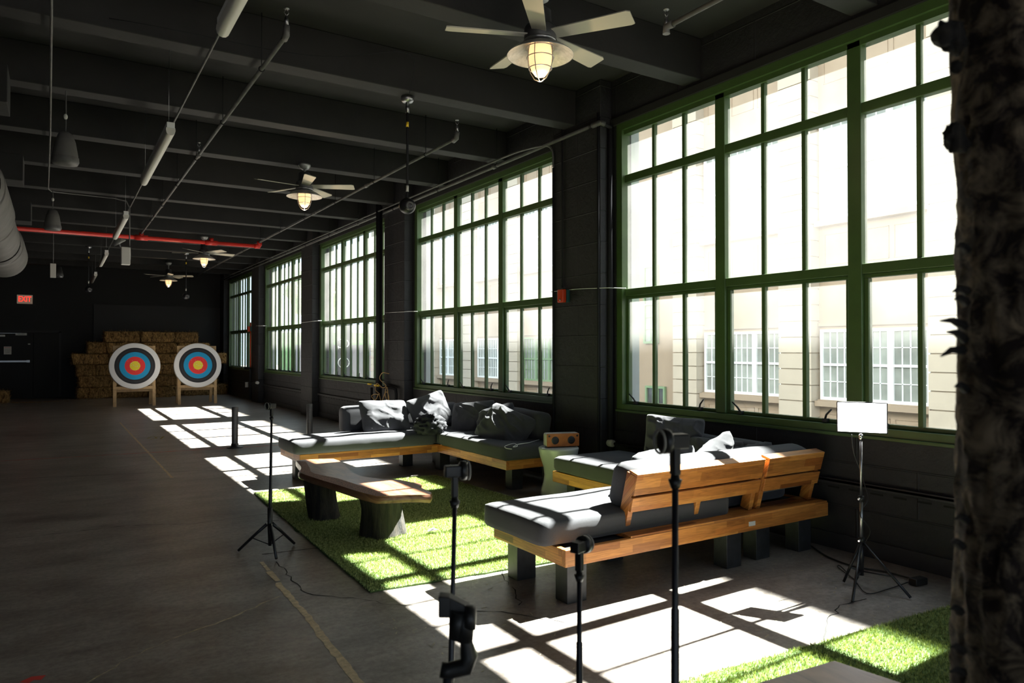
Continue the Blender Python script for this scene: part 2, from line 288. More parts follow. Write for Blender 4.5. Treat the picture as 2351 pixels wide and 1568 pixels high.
# ------------------------------------------------------------------ mesh builder
ORG = {}
class MB:
    def __init__(s): s.v = []; s.f = []; s.sm = []
    def add(s, vs, fs, smooth=False):
        o = len(s.v); s.v += [tuple(p) for p in vs]; s.f += [tuple(i+o for i in f) for f in fs]; s.sm += [smooth]*len(fs); return s
    def box(s, x0, x1, y0, y1, z0, z1, mat=None):
        vs = [Vector(p) for p in ((x0,y0,z0),(x1,y0,z0),(x1,y1,z0),(x0,y1,z0),(x0,y0,z1),(x1,y0,z1),(x1,y1,z1),(x0,y1,z1))]
        if mat is not None: vs = [mat@p for p in vs]
        return s.add(vs, [(0,3,2,1),(4,5,6,7),(0,1,5,4),(1,2,6,5),(2,3,7,6),(3,0,4,7)])
    def prism(s, pts, z0, z1):
        n = len(pts); z0f = z0 if callable(z0) else (lambda p: z0); z1f = z1 if callable(z1) else (lambda p: z1)
        vs = [(p[0], p[1], z0f(p)) for p in pts]+[(p[0], p[1], z1f(p)) for p in pts]
        return s.add(vs, [tuple(range(n-1, -1, -1)), tuple(range(n, 2*n))]+[(i, (i+1) % n, n+(i+1) % n, n+i) for i in range(n)])
    def tube(s, pts, r, seg=10, caps=True, closed=False):
        pts = [Vector(p) for p in pts]; n = len(pts); rs = r if isinstance(r, (list, tuple)) else [r]*n
        vs = []; up = None
        for i, p in enumerate(pts):
            if closed: t = pts[(i+1) % n]-pts[i-1]
            else: t = (pts[min(i+1, n-1)]-pts[max(i-1, 0)])
            t.normalize()
            if up is None:
                up = Vector((0, 0, 1)) if abs(t.z) < .9 else Vector((1, 0, 0))
            a = t.cross(up)
            if a.length < 1e-4: a = t.cross(Vector((0, 1, 0)))
            a.normalize(); b = a.cross(t).normalized(); up = b
            for k in range(seg):
                c = 2*PI*k/seg; vs.append(p+(a*math.cos(c)+b*math.sin(c))*rs[i])
        fs = []
        m = n if closed else n-1
        for i in range(m):
            j = (i+1) % n
            for k in range(seg):
                k2 = (k+1) % seg; fs.append((i*seg+k, i*seg+k2, j*seg+k2, j*seg+k))
        s.add(vs, fs, True)
        if caps and not closed:
            o = len(s.v)-n*seg
            s.f += [tuple(o+k for k in range(seg-1, -1, -1)), tuple(o+(n-1)*seg+k for k in range(seg))]; s.sm += [False, False]
        return s
    def lathe(s, prof, c=(0, 0, 0), seg=32, axis=None, smooth=True):
        vs = []; c = Vector(c); q = Vector((0, 0, 1)).rotation_difference(Vector(axis)).to_matrix() if axis is not None else None
        for (r, z) in prof:
            for k in range(seg):
                a = 2*PI*k/seg; p = Vector((r*math.cos(a), r*math.sin(a), z))
                if q: p = q@p
                vs.append(c+p)
        fs = [(i*seg+k, i*seg+(k+1) % seg, (i+1)*seg+(k+1) % seg, (i+1)*seg+k) for i in range(len(prof)-1) for k in range(seg)]
        return s.add(vs, fs, smooth)
    def cyl(s, a, b, r, seg=20): return s.tube([a, b], r, seg)
    def sphere(s, c, r, seg=20, rings=12, sc=(1, 1, 1)):
        vs = []
        for i in range(rings+1):
            th = PI*i/rings
            for k in range(seg):
                a = 2*PI*k/seg; vs.append((c[0]+r*sc[0]*math.sin(th)*math.cos(a), c[1]+r*sc[1]*math.sin(th)*math.sin(a), c[2]+r*sc[2]*math.cos(th)))
        return s.add(vs, [(i*seg+k, (i+1)*seg+k, (i+1)*seg+(k+1) % seg, i*seg+(k+1) % seg) for i in range(rings) for k in range(seg)], True)
    def build(s, name, mat, parent=None, bevel=0, bseg=2, angle=None):
        me = bpy.data.meshes.new(name)
        org = ORG.get(parent.name, Vector((0, 0, 0))) if parent else Vector((0, 0, 0))
        me.from_pydata([(v[0]-org.x, v[1]-org.y, v[2]-org.z) for v in s.v], [], s.f)
        me.polygons.foreach_set('use_smooth', s.sm); me.update()
        me.materials.append(mat)
        o = bpy.data.objects.new(name, me); COL.objects.link(o)
        try: o.cycles.shadow_terminator_geometry_offset = 0.0      # long thin tubes otherwise leak sunlight
        except Exception: pass
        if parent: o.parent = parent
        ORG[o.name] = org
        if bevel:
            b = o.modifiers.new('bevel', 'BEVEL'); b.width = bevel; b.segments = bseg; b.limit_method = 'ANGLE'; b.angle_limit = math.radians(40); b.harden_normals = False
            me.polygons.foreach_set('use_smooth', [True]*len(me.polygons)); 
            wn = o.modifiers.new('wn', 'WEIGHTED_NORMAL'); wn.keep_sharp = True
        return o
def tag(o, label=None, cat=None, group=None, kind=None):
    if label: o['label'] = label
    if cat: o['category'] = cat
    if group: o['group'] = group
    if kind: o['kind'] = kind
    return o
def thing(name, loc, label, cat, group=None, kind=None):
    o = bpy.data.objects.new(name, None); COL.objects.link(o); o.location = loc; o.empty_display_size = .1
    ORG[o.name] = Vector(loc); return tag(o, label, cat, group, kind)
def solo(mb, name, mat, loc, label, cat, group=None, kind=None, **kw):
    """a thing that is one mesh, its origin at loc"""
    loc = Vector(loc)
    mb.v = [(v[0]-loc.x, v[1]-loc.y, v[2]-loc.z) for v in mb.v]
    o = mb.build(name, mat, None, **kw); o.location = loc; ORG[o.name] = loc
    return tag(o, label, cat, group, kind)
def copy_tree(o, parent=None):
    c = o.copy(); COL.objects.link(c)
    if parent: c.parent = parent
    for ch in list(o.children): copy_tree(ch, c)
    return c
def struct(o, label=None, cat=None):
    o['kind'] = 'structure'
    return tag(o, label, cat)
def move_tree_origin(): pass

# ------------------------------------------------------------------ room shell
XW, XO, XP = 4.99, 5.30, 4.83          # inner wall face, outer wall face, pilaster face
PITCH = 5.065; Y0 = 5.83; WLEN = 4.03; ZS, ZT = 0.88, 3.87
CZ, SOF = 4.36, 3.98                   # slab, beam soffit
XL, YB, YF = -11.0, -7.0, 26.87
fl = MB().box(XL, XW, YB, YF, -.2, 0).build('floor', M['floor']); struct(fl, 'grey worn concrete floor with joints and cracks', 'floor')
ce = MB().box(XL-.3, XO, YB-.3, YF+.3, CZ, CZ+.3).build('ceiling', M['ceil']); struct(ce, 'black painted concrete ceiling slab with deep beams', 'ceiling')
for k in range(-7, 14):
    yc = 4.755+1.6883*k
    if YB < yc < YF-.2:
        MB().box(XL, XW-.001, yc-.105, yc+.105, SOF, CZ-.001).build('beam', M['beam'], ce, bevel=.008)
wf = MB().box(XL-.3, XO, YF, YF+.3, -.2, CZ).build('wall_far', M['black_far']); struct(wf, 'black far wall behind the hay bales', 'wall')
wl = MB().box(XL-.3, XL, YB, YF, -.2, CZ).build('wall_left', M['black_wall']); struct(wl, 'black left wall out of view', 'wall')
_wb = MB().box(XL-.3, XO, YB-.3, YB, -.2, .3).box(XL-.3, XO, YB-.3, YB, 3.2, CZ)
_bx = [XL-.3, -10.4, -6.9, -6.4, -2.9, -2.4, 1.1, 1.6, 4.6, XO]
for i in range(0, len(_bx), 2): _wb.box(_bx[i], _bx[i+1], YB-.3, YB, .3, 3.2)  # openings between these piers are added to let sky light in from behind
wb = _wb.build('wall_back', M['black_wall']); struct(wb, 'black wall behind the camera', 'wall')
# window wall: inner black leaf, outer pale leaf
def wall_leaf(xa, xb):
    mb = MB(); ys = []
    for k in range(-1, 5):
        y1 = Y0+PITCH*k; y0 = y1-WLEN; ys.append((y0, y1))
    mb.box(xa, xb, YB, YF, -.2 if xa < XW+.01 else -1.2, ZS); mb.box(xa, xb, YB, YF, ZT if xa < XW+.01 else ZT+.04, CZ if xa < XW+.01 else 9.0)
    prev = YB
    for (y0, y1) in ys:
        mb.box(xa, xb, prev, y0, ZS, ZT); prev = y1
    mb.box(xa, xb, prev, YF, ZS, ZT)
    return mb
wr = wall_leaf(XW, XW+.2).build('wall_right', M['black_wall_brick']); struct(wr, 'black painted block wall below and between the big windows', 'wall')
wo = wall_leaf(XW+.2, XO).build('wall_outside', M['outer_wall']); struct(wo, 'pale outer leaf of the window wall', 'wall')
for k in range(-1, 5):                                      # pilasters between the windows
    yc = Y0+PITCH*k+.52
    MB().box(XP, XW-.001, yc-.44, yc+.42, 0, CZ-.002).build('pilaster', M['black_wall_brick'], wr, bevel=.01)
led = MB(); slot = MB()
for k in range(-1, 5):                                      # heater ledge below each window, vent slots
    y1 = Y0+PITCH*k; y0 = y1-WLEN
    led.box(XW-.045, XW, y0-.06, y1+.06, .49, .53); led.box(XW-.02, XW, y0-.06, y1+.06, .0, .12)
    yy = y0+.3
    while yy < y1-.3:
        slot.box(XW-.004, XW+.0, yy, yy+.09, .455, .468); yy += .17
led.build('ledge', M['black_wall'], wr, bevel=.006); slot.build('vent_slot', M['crack'], wr)
MB().box(XW-.03, XW, YB, YF, ZT+.0, ZT+.07).build('lintel', M['beam'], wr)

# windows
def make_window(n, y1):
    y0 = y1-WLEN; x0, x1 = XW-.005, XW+.105; xt = XW+.035
    fr = MB()
    fw = .085
    fr.box(x0, x1, y0, y1, ZS, ZS+.055); fr.box(x0, x1, y0, y1, ZT-.07, ZT)
    fr.box(x0, x1, y1-fw, y1, ZS+.055, ZT-.07); fr.box(x0, x1, y0, y0+fw, ZS+.055, ZT-.07)
    # inner stop
    xi = x0+.03
    fr.box(xi, x1, y0+fw, y1-fw, ZT-.115, ZT-.07)
    w = fr.build('window_%d' % n, M['green']); struct(w)
    struct(w, 'green steel-framed tall window, number %d counting away from the camera' % n if n else 'green window beside the camera', 'window')
    bay = (WLEN-2*fw)/3
    zs = [ZS+.055, 2.06, 2.125, 3.25, 3.325, ZT-.115]
    tr = MB().box(xt, x1, y0+fw, y1-fw, 2.06, 2.135).build('transom', M['green'], w, bevel=.006)
    tr = MB().box(xt, x1, y0+fw, y1-fw, 3.25, 3.33).build('transom', M['green'], w, bevel=.006)
    for k in (1, 2):
        yc = y0+fw+bay*k
        MB().box(xt-.01, x1, yc-.055, yc+.055, ZS+.055, ZT-.07).build('mullion', M['green'], w, bevel=.006)
    for k in range(3):
        ya = y0+fw+bay*k+(.055 if k else 0); yb = y0+fw+bay*(k+1)-(.055 if k < 2 else 0)
        # opening sash in the bottom row
        s = MB(); xa = xt+.02
        s.box(xa, x1, ya, yb, ZS+.055, ZS+.085); s.box(xa, x1, ya, yb, 2.03, 2.06); s.box(xa, x1, ya, ya+.035, ZS+.085, 2.03); s.box(xa, x1, yb-.035, yb, ZS+.085, 2.03)
        sa = s.build('sash', M['green'], w, bevel=.004)
        for j in (1, 2):
            ym = ya+(yb-ya)*j/3
            for (za, zb) in ((ZS+.08, 2.035), (2.13, 3.255), (3.325, ZT-.11)):
                MB().box(xt+.015, xt+.055, ym-.017, ym+.017, za, zb).build('muntin', M['green'], w)
        for q, yl in enumerate((yb-.16, ya+.2)):
            lt = MB(); s_ = 1 if q == 0 else -1
            lt.box(xt-.012, xt+.025, yl-.02, yl+.02, ZS+.062, ZS+.09)
            lt.tube([(xt-.002, yl, ZS+.085), (xt-.015, yl+s_*.02, ZS+.12), (xt-.025, yl+s_*.07, ZS+.165)], [.009, .008, .006], 8)
            lt.build('latch', M['black_metal'], w)
    g = MB()
    g.box(xt+.036, xt+.041, y0+fw-.02, y1-fw+.02, ZS+.05, ZT-.1)
    g.build('pane', M['glass'], w)
    return w
w1 = make_window(1, Y0)
for n, k in ((0, -1), (2, 1), (3, 2), (4, 3), (5, 4)):
    c = copy_tree(w1); c.location = (0, PITCH*k, 0); c.name = 'window_%d' % n if n else 'window_6'
    c['label'] = {0: 'tall green steel-framed window beside the camera, out of view', 2: 'second tall green steel-framed window from the camera, above the left sofa', 3: 'third tall green steel-framed window, behind the upright black pipe and rope', 4: 'fourth tall green steel-framed window, between two dark pillars far down the wall', 5: 'farthest and smallest green steel-framed window, beside the archery targets'}[n]
w1['label'] = 'largest green steel-framed window, nearest the camera above the right sofa'
# sill nosing, bright thin edge under the window
for k in range(-1, 5):
    y1 = Y0+PITCH*k
    MB().box(XW-.03, XW, y1-WLEN, y1, ZS-.025, ZS-.001).build('sill', M['green'], wr, bevel=.004)

# ------------------------------------------------------------------ floor markings (part of the floor)
def ribbon(pts, w, z=.0015, jitter=0, wj=0):
    mb = MB(); P = []
    pts = [Vector((p[0], p[1], 0)) for p in pts]
    for a, b in zip(pts[:-1], pts[1:]):
        n = max(1, int((b-a).length/.05)) if jitter else 1
        for i in range(n): P.append(a.lerp(b, i/n))
    P.append(pts[-1])
    if jitter: P = [p+Vector((random.gauss(0, jitter), random.gauss(0, jitter), 0)) for p in P]
    vs = []
    for i, p in enumerate(P):
        t = (P[min(i+1, len(P)-1)]-P[max(i-1, 0)]).normalized(); nn = Vector((-t.y, t.x, 0)); ww = w*(1+random.uniform(-wj, wj))/2
        vs += [(p.x+nn.x*ww, p.y+nn.y*ww, z), (p.x-nn.x*ww, p.y-nn.y*ww, z)]
    mb.add(vs, [(2*i, 2*i+1, 2*i+3, 2*i+2) for i in range(len(P)-1)]); return mb
G = lambda *px: [at(u, v, z=0) for u, v in px]
ribbon(G((635,1290),(668,1325),(700,1362),(760,1370),(830,1375),(900,1388),(980,1392)), .0055, jitter=.010, wj=.6).build('crack', M['crack'], fl)
ribbon(G((1090,1403),(1150,1404),(1225,1418),(1330,1432)), .006, jitter=.008, wj=.6).build('crack', M['crack'], fl)
ribbon(G((1893,1470),(1898,1425),(1930,1390),(1990,1375)), .007, jitter=.008, wj=.6).build('crack', M['crack'], fl)
ribbon(G((1130,1280),(1160,1330),(1200,1390)), .005, jitter=.010, wj=.8).build('crack', M['crack'], fl)
ribbon(G((0,1240),(300,1206),(450,1202),(610,1180),(655,1195)), .006, jitter=.006, wj=.8).build('crack', M['crack'], fl)
ribbon(G((200,1568),(300,1510),(400,1465),(470,1440),(530,1420),(600,1388),(640,1370)), .011, jitter=.006, wj=.7).build('crack_filler', M['crack_light'], fl)
ribbon(G((275,970),(395,1097)), .03, wj=.3, jitter=.002).build('painted_line', M['painted_line'], fl)
ribbon(G((600,1290),(617,1310)), .03, wj=.3).build('painted_line', M['painted_line'], fl)
ribbon(G((617,1312),(638,1334)), .04, wj=.3).build('painted_line', M['painted_line'], fl)
ribbon(G((637,1338),(700,1410),(770,1500),(835,1580)), .04, wj=.2, jitter=.003).build('painted_line', M['painted_line'], fl)
ribbon(G((0,1059),(660,1021)), .022, jitter=.003, wj=.4).build('chalk_line', M['redline'], fl)
for q_ in (((0,1101),(300,1088),(600,1074),(870,1060)), ((600,1273),(711,1260),(880,1243)), ((640,1195),(612,1197))):
    ribbon(G(*q_), .010, jitter=.002, wj=.4).build('joint', M['crack'], fl)
ribbon(G((338,1007),(352,1001),(360,1006),(345,1009)), .03).build('chalk_mark', M['yellowmark'], fl)
ribbon(G((358,1003),(376,1002),(368,1008)), .03).build('chalk_mark', M['yellowmark'], fl)
ribbon(G((55,1568),(75,1558),(100,1556)), .05).build('chalk_mark', M['redline'], fl)
scr = MB()
for _ in range(420):
    x, y = random.uniform(1.5, 4.7), random.uniform(2.2, 4.2); a = random.uniform(0, 6.28); l = random.uniform(.006, .022)
    c, s = math.cos(a), math.sin(a); w = .0025
    scr.add([(x-c*l-s*w, y-s*l+c*w, .0012), (x+c*l-s*w, y+s*l+c*w, .0012), (x+c*l+s*w, y+s*l-c*w, .0012), (x-c*l+s*w, y-s*l-c*w, .0012)], [(0, 1, 2, 3)])
so = scr.build('scratches', M['crack_light'], fl); so['kind'] = 'stuff'

# ------------------------------------------------------------------ soft shapes
def grid_solid(fn, nu, nv):
    """closed lens: fn(u,v,side) for u,v in [-1,1]"""
    vs = []; idx = {}
    for s in (1, -1):
        for i in range(nu+1):
            for j in range(nv+1):
                edge = i in (0, nu) or j in (0, nv)
                if edge and s == -1: idx[(s, i, j)] = idx[(1, i, j)]; continue
                idx[(s, i, j)] = len(vs); vs.append(fn(-1+2*i/nu, -1+2*j/nv, s))
    fs = []
    for i in range(nu):
        for j in range(nv):
            q = [(i, j), (i+1, j), (i+1, j+1), (i, j+1)]
            fs.append(tuple(idx[(1, *p)] for p in q)); fs.append(tuple(idx[(-1, *p)] for p in q[::-1]))
    return vs, fs
def pillow(w, h, t, seed, wr_=1.0):
    mb = MB(); off = Vector((seed*7.3, seed*3.1, seed*1.7))
    def fn(u, v, s):
        pu = u*(1-.06*v**8+.03*v**2-.03*(1-v*v)*abs(u)); pv = v*(1-.06*u**8+.03*u**2-.03*(1-u*u)*abs(v))
        th = t/2*((max(0, 1-abs(u)**3.0))**.50)*((max(0, 1-abs(v)**3.0))**.50)
        p = Vector((pu*w/2, 0, pv*h/2))
        n = noise.noise(Vector((pu*2.2, pv*2.2, s*3.))+off); n2 = 1-abs(noise.noise(Vector((pu*2.0+pv*1.2, pv*1.6, s*5.))+off*2))*2
        n3 = 1-abs(noise.noise(Vector((pu*7., pv*6., s*2.))+off*3))*2
        yy = th*(1+.22*n*wr_)+(.014*n2*n2*n2+.0022*n3)*wr_*min(1, th/(t*.22))
        p.x += .02*n*wr_*(1-u*u); p.z += .010*n2*wr_*(1-v*v)
        return Vector((p.x, s*yy, p.z))
    vs, fs = grid_solid(fn, 44, 36); mb.add(vs, fs, True)
    return mb
def place_pillow(name, c, w, h, t, rot, seed, label, group=None, wr_=1.0, mat='charcoal'):
    mb = pillow(w, h, t, seed, wr_)
    o = mb.build(name, M[mat]); o.location = c; o.rotation_euler = rot
    tag(o, label, 'cushion', group); return o
def pad(x0, x1, y0, y1, z0, z1, seed=0, r=.045, puff=.012, n=None):
    """upholstered block with rounded, slightly crushed edges"""
    cx, cy, cz = (x0+x1)/2, (y0+y1)/2, (z0+z1)/2; hx, hy, hz = (x1-x0)/2, (y1-y0)/2, (z1-z0)/2
    bm = bmesh.new(); bmesh.ops.create_cube(bm, size=2)
    nx, ny, nz = max(4, int(hx*2/.05)), max(4, int(hy*2/.05)), max(3, int(hz*2/.04))
    ex = [e for e in bm.edges if abs(e.verts[0].co.x-e.verts[1].co.x) > 1]; bmesh.ops.subdivide_edges(bm, edges=ex, cuts=nx, use_grid_fill=True)
    ey = [e for e in bm.edges if abs(e.verts[0].co.y-e.verts[1].co.y) > .5]; bmesh.ops.subdivide_edges(bm, edges=ey, cuts=ny, use_grid_fill=True)
    ez = [e for e in bm.edges if abs(e.verts[0].co.z-e.verts[1].co.z) > .5]; bmesh.ops.subdivide_edges(bm, edges=ez, cuts=nz, use_grid_fill=True)
    H = Vector((hx, hy, hz)); sd = Vector((seed*5.1, seed*2.3, seed))
    for v in bm.verts:
        c = v.co.copy(); p = Vector((c.x*hx, c.y*hy, c.z*hz))
        inn = Vector([max(-(H[i]-r), min(H[i]-r, p[i])) for i in range(3)])
        d = p-inn
        if d.length > 1e-6: p = inn+d.normalized()*r
        q = p*3.2+sd; nn = noise.noise(q); n2 = noise.noise(p*11+sd)
        if abs(c.z) > .99: p.z += math.copysign(puff*(1-c.x**2*.6)*(1-c.y**2), c.z)*(1+nn)
        p += p.normalized()*(.006*nn+.0025*n2)
        v.co = p+Vector((cx, cy, cz))
    mb = MB(); bm.verts.index_update()
    mb.add([v.co.copy() for v in bm.verts], [tuple(v.index for v in f.verts) for f in bm.faces], True); bm.free(); return mb

# ------------------------------------------------------------------ right-hand sectional sofa (its wooden back faces us)
ZP = .35; ZB = .25
S1 = thing('sectional_sofa', (3.7, 3.9, 0), 'wooden corner sofa seen from behind, nearest the camera, slatted back towards us', 'sofa')
s1 = dict(x0=2.47, x1=4.93, y0=3.34, y1=4.14, ax=3.99, ay=5.60)
def apron(parent, quads, m):
    for (a, b, c, d, nm) in quads: MB().box(a, b, c, d, ZB, ZP).build(nm, m, parent, bevel=.004)
MB().box(2.47, 4.93, 3.34, 3.375, ZB, ZP).build('apron_board', M['wood_x'], S1, bevel=.004)
MB().box(2.505, 3.99, 4.105, 4.14, ZB, ZP).build('apron_board', M['wood_x'], S1, bevel=.004)
MB().box(2.47, 2.505, 3.375, 4.14, ZB, ZP).build('apron_board', M['wood_y'], S1, bevel=.004)
MB().box(3.99, 4.025, 4.14, 5.60, ZB, ZP).build('apron_board', M['wood_y'], S1, bevel=.004)
MB().box(4.025, 4.93, 5.565, 5.60, ZB, ZP).build('apron_board', M['wood_x'], S1, bevel=.004)
MB().box(4.895, 4.93, 3.375, 5.565, ZB, ZP).build('apron_board', M['wood_y'], S1, bevel=.004)
MB().box(2.505, 4.895, 3.375, 4.105, ZP-.05, ZP-.012).box(4.025, 4.895, 4.105, 5.565, ZP-.05, ZP-.012).build('deck', M['charcoal_dark'], S1)
MB().box(2.97, 4.925, 3.345, 3.56, ZP-.011, ZP+.012).build('rear_shelf', M['wood_x'], S1, bevel=.003)
def leg(x0, x1, y0, y1, z1, parent): return MB().box(x0, x1, y0, y1, 0, z1).build('leg', M['leg_black'], parent, bevel=.004)
for (x, y) in ((2.535, 3.95), (2.55, 3.43), (3.885, 3.40), (4.225, 3.43), (4.66, 3.40), (4.1, 5.40), (4.68, 5.40), (3.3, 3.96)):
    leg(x, x+.145, y, y+.12, ZB, S1)
lab = MB().box(4.035, 4.10, 3.3365, 3.3395, .285, .315).build('maker_plate', M['sign_white'], S1); lab['label'] = 'small pale metal plate'
# slatted back units leaning outwards
def back_unit(xa, xb, posts, parent, yb=3.44, ztop=.715):
    T = Matrix.Translation((0, yb, ZP+.012))@Matrix.Rotation(math.radians(15), 4, 'X')
    H = (ztop-ZP)/math.cos(math.radians(15))
    bu = []
    MB().box(xa, xb, -.022, .0, H-.125, H, T).build('back_board', M['wood_x'], parent, bevel=.003)
    MB().box(xa, xb, -.022, .0, H-.235, H-.14, T).build('back_board', M['wood_x'], parent, bevel=.003)
    for i, xp in enumerate(posts):
        MB().box(xp, xp+.04, 0, .075, .0, H-.002, T).build('back_post', M['wood_x'], parent, bevel=.003)
    MB().box(xa, xb, -.022, .055, H, H+.016, T).build('top_rail', M['wood_x'], parent, bevel=.003)
back_unit(3.0, 4.19, (3.0, 3.60, 4.15), S1)
back_unit(4.235, 4.86, (4.235, 4.82), S1)
# wall-side back, only its low wooden boards
MB().box(4.86, 4.885, 3.75, 4.9, .36, .62).build('back_board', M['wood_y'], S1, bevel=.003)
def soft(mb, name, parent=None, **k): return mb.build(name, M['charcoal'], parent)
def pad_thing(name, box, label, group=None, seed=0, r=.045, puff=.012, rot=None):
    x0, x1, y0, y1, z0, z1 = box; mb = pad(*box, seed=seed, r=r, puff=puff)
    c = Vector(((x0+x1)/2, (y0+y1)/2, z0)); o = solo(mb, name, M['charcoal'], c, label, 'cushion', group)
    if rot: o.rotation_euler = rot
    return o
pad_thing('seat_cushion', (2.37, 3.96, 3.43, 4.12, ZP+.0, ZP+.15), 'long charcoal seat cushion lying in full sun, its free end towards the camera', seed=1, r=.034)
pad_thing('seat_cushion', (3.97, 4.80, 4.13, 5.58, ZP, ZP+.145), 'shaded charcoal seat cushion beside the white side table', seed=2)
pad_thing('seat_cushion', (3.97, 4.80, 3.60, 4.12, ZP, ZP+.145), 'charcoal corner seat cushion behind the slatted wooden back', seed=12)
pad_thing('back_bolster', (3.02, 4.84, 3.435, 3.66, .475, .775), 'long charcoal back cushion showing above the slatted wooden back', seed=3, r=.07, rot=(math.radians(12), 0, 0))
pad_thing('back_bolster', (4.62, 4.84, 3.75, 5.0, .49, .765), 'charcoal back cushion of the right sofa, along the wall', seed=4, r=.07, rot=(0, math.radians(8), 0))
PG = None
place_pillow('pillow', (4.50, 4.52, .70), .50, .46, .18, (math.radians(-16), math.radians(4), math.radians(-48)), 5, 'big dark pillow standing at the wall end of the right sofa', PG, 1.7)
place_pillow('pillow', (3.70, 3.86, .60), .60, .38, .22, (math.radians(20), math.radians(-4), 0), 6, 'sunlit pillow leaning behind the left end of the slatted back', PG)
place_pillow('pillow', (4.22, 3.84, .63), .44, .40, .18, (math.radians(24), math.radians(-24), math.radians(6)), 7, 'sunlit pillow with raised corner, behind the middle of the slatted back', PG)
place_pillow('pillow', (4.60, 3.84, .59), .44, .36, .16, (math.radians(30), math.radians(-8), math.radians(-8)), 8, 'pillow slumped low behind the right part of the slatted back', PG)
place_pillow('pillow', (4.54, 4.12, .60), .50, .36, .15, (math.radians(-20), 0, math.radians(-80)), 9, 'dark pillow lying against the wall cushion of the right sofa', PG)

# ------------------------------------------------------------------ left sectional sofa
ZP2 = .34; ZB2 = .242
S2 = thing('sectional_sofa', (3.6, 7.9, 0), 'wooden corner sofa farther from the camera, open seat facing the coffee table', 'sofa')
def ab(x0, x1, y0, y1, m): MB().box(x0, x1, y0, y1, ZB2, ZP2).build('apron_board', M[m], S2, bevel=.004)
ab(2.28, 3.97, 8.0, 8.035, 'wood_x'); ab(2.28, 2.315, 8.035, 8.82, 'wood_y'); ab(2.315, 4.80, 8.82, 8.855, 'wood_x')
ab(3.97, 4.005, 6.40, 8.035, 'wood_y'); ab(4.005, 4.80, 6.40, 6.435, 'wood_x'); ab(4.765, 4.80, 6.435, 8.82, 'wood_y')
MB().box(2.315, 4.765, 8.035, 8.82, ZP2-.05, ZP2-.012).box(4.005, 4.765, 6.435, 8.035, ZP2-.05, ZP2-.012).build('deck', M['charcoal_dark'], S2)
for (x, y) in ((2.345, 8.42), (2.36, 8.07), (3.77, 8.60), (4.26, 8.62), (4.05, 8.10), (4.12, 6.53), (4.62, 6.56), (4.62, 8.60)):
    leg(x, x+.14, y, y+.13, ZB2, S2)
bk = Matrix.Translation((4.74, 0, ZP2))@Matrix.Rotation(math.radians(12), 4, 'Y')
MB().box(0, .024, 6.82, 8.75, .22, .37, bk).build('back_board', M['wood_y'], S2, bevel=.003)
MB().box(0, .024, 6.82, 8.75, .08, .20, bk).build('back_board', M['wood_y'], S2, bevel=.003)
for yy in (6.82, 7.6, 8.7): MB().box(-.05, 0, yy, yy+.04, 0, .36, bk).build('back_post', M['wood_y'], S2, bevel=.003)
bk2 = Matrix.Translation((0, 8.80, ZP2))@Matrix.Rotation(math.radians(-12), 4, 'X')
MB().box(3.05, 4.70, 0, .024, .22, .37, bk2).build('back_board', M['wood_x'], S2, bevel=.003)
MB().box(3.05, 4.70, 0, .024, .08, .20, bk2).build('back_board', M['wood_x'], S2, bevel=.003)
for xx in (3.05, 4.6): MB().box(xx, xx+.04, -.05, 0, 0, .36, bk2).build('back_post', M['wood_x'], S2, bevel=.003)
pad_thing('seat_cushion', (2.20, 3.94, 7.96, 8.66, ZP2, ZP2+.15), 'long charcoal seat cushion of the left sofa, striped by sun, beyond the coffee table', seed=21)
pad_thing('seat_cushion', (3.93, 4.62, 6.36, 7.92, ZP2, ZP2+.15), 'shaded charcoal seat cushion with the white cable, under the second window', seed=22)
pad_thing('seat_cushion', (3.95, 4.62, 7.93, 8.60, ZP2, ZP2+.14), 'charcoal corner seat cushion of the left sofa, behind the black bundle', seed=23)
pad_thing('back_bolster', (2.98, 4.60, 8.60, 8.79, .475, .79), 'charcoal back cushion of the left sofa showing left of the pale pillow', seed=24, r=.06, rot=(math.radians(-3), 0, 0))
pad_thing('back_bolster', (4.50, 4.70, 6.62, 8.62, .48, .80), 'long charcoal back cushion of the left sofa, below the second window', seed=25, r=.07, rot=(0, math.radians(8), 0))
place_pillow('pillow', (3.47, 8.47, .67), .66, .42, .22, (math.radians(-24), math.radians(2), math.radians(8)), 31, 'brightly sunlit square pillow, leftmost on the left sofa')
place_pillow('pillow', (4.08, 8.44, .70), .58, .46, .20, (math.radians(-20), math.radians(-13), math.radians(10)), 32, 'tall tilted pillow with a sunlit patch, behind the black bundle')
place_pillow('pillow', (4.46, 8.0, .64), .62, .42, .20, (math.radians(-18), math.radians(-6), math.radians(-62)), 33, 'dark pillow in the corner of the left sofa, right of the tilted one')
place_pillow('pillow', (4.44, 7.42, .63), .56, .42, .20, (math.radians(-24), math.radians(-14), math.radians(-76)), 34, 'crumpled dark pillow, second from the right end of the left sofa', None, 1.5)
place_pillow('pillow', (4.32, 6.98, .62), .66, .46, .20, (math.radians(-38), math.radians(16), math.radians(-72)), 35, 'dark creased pillow nearest the right end of the left sofa', None, 1.3)
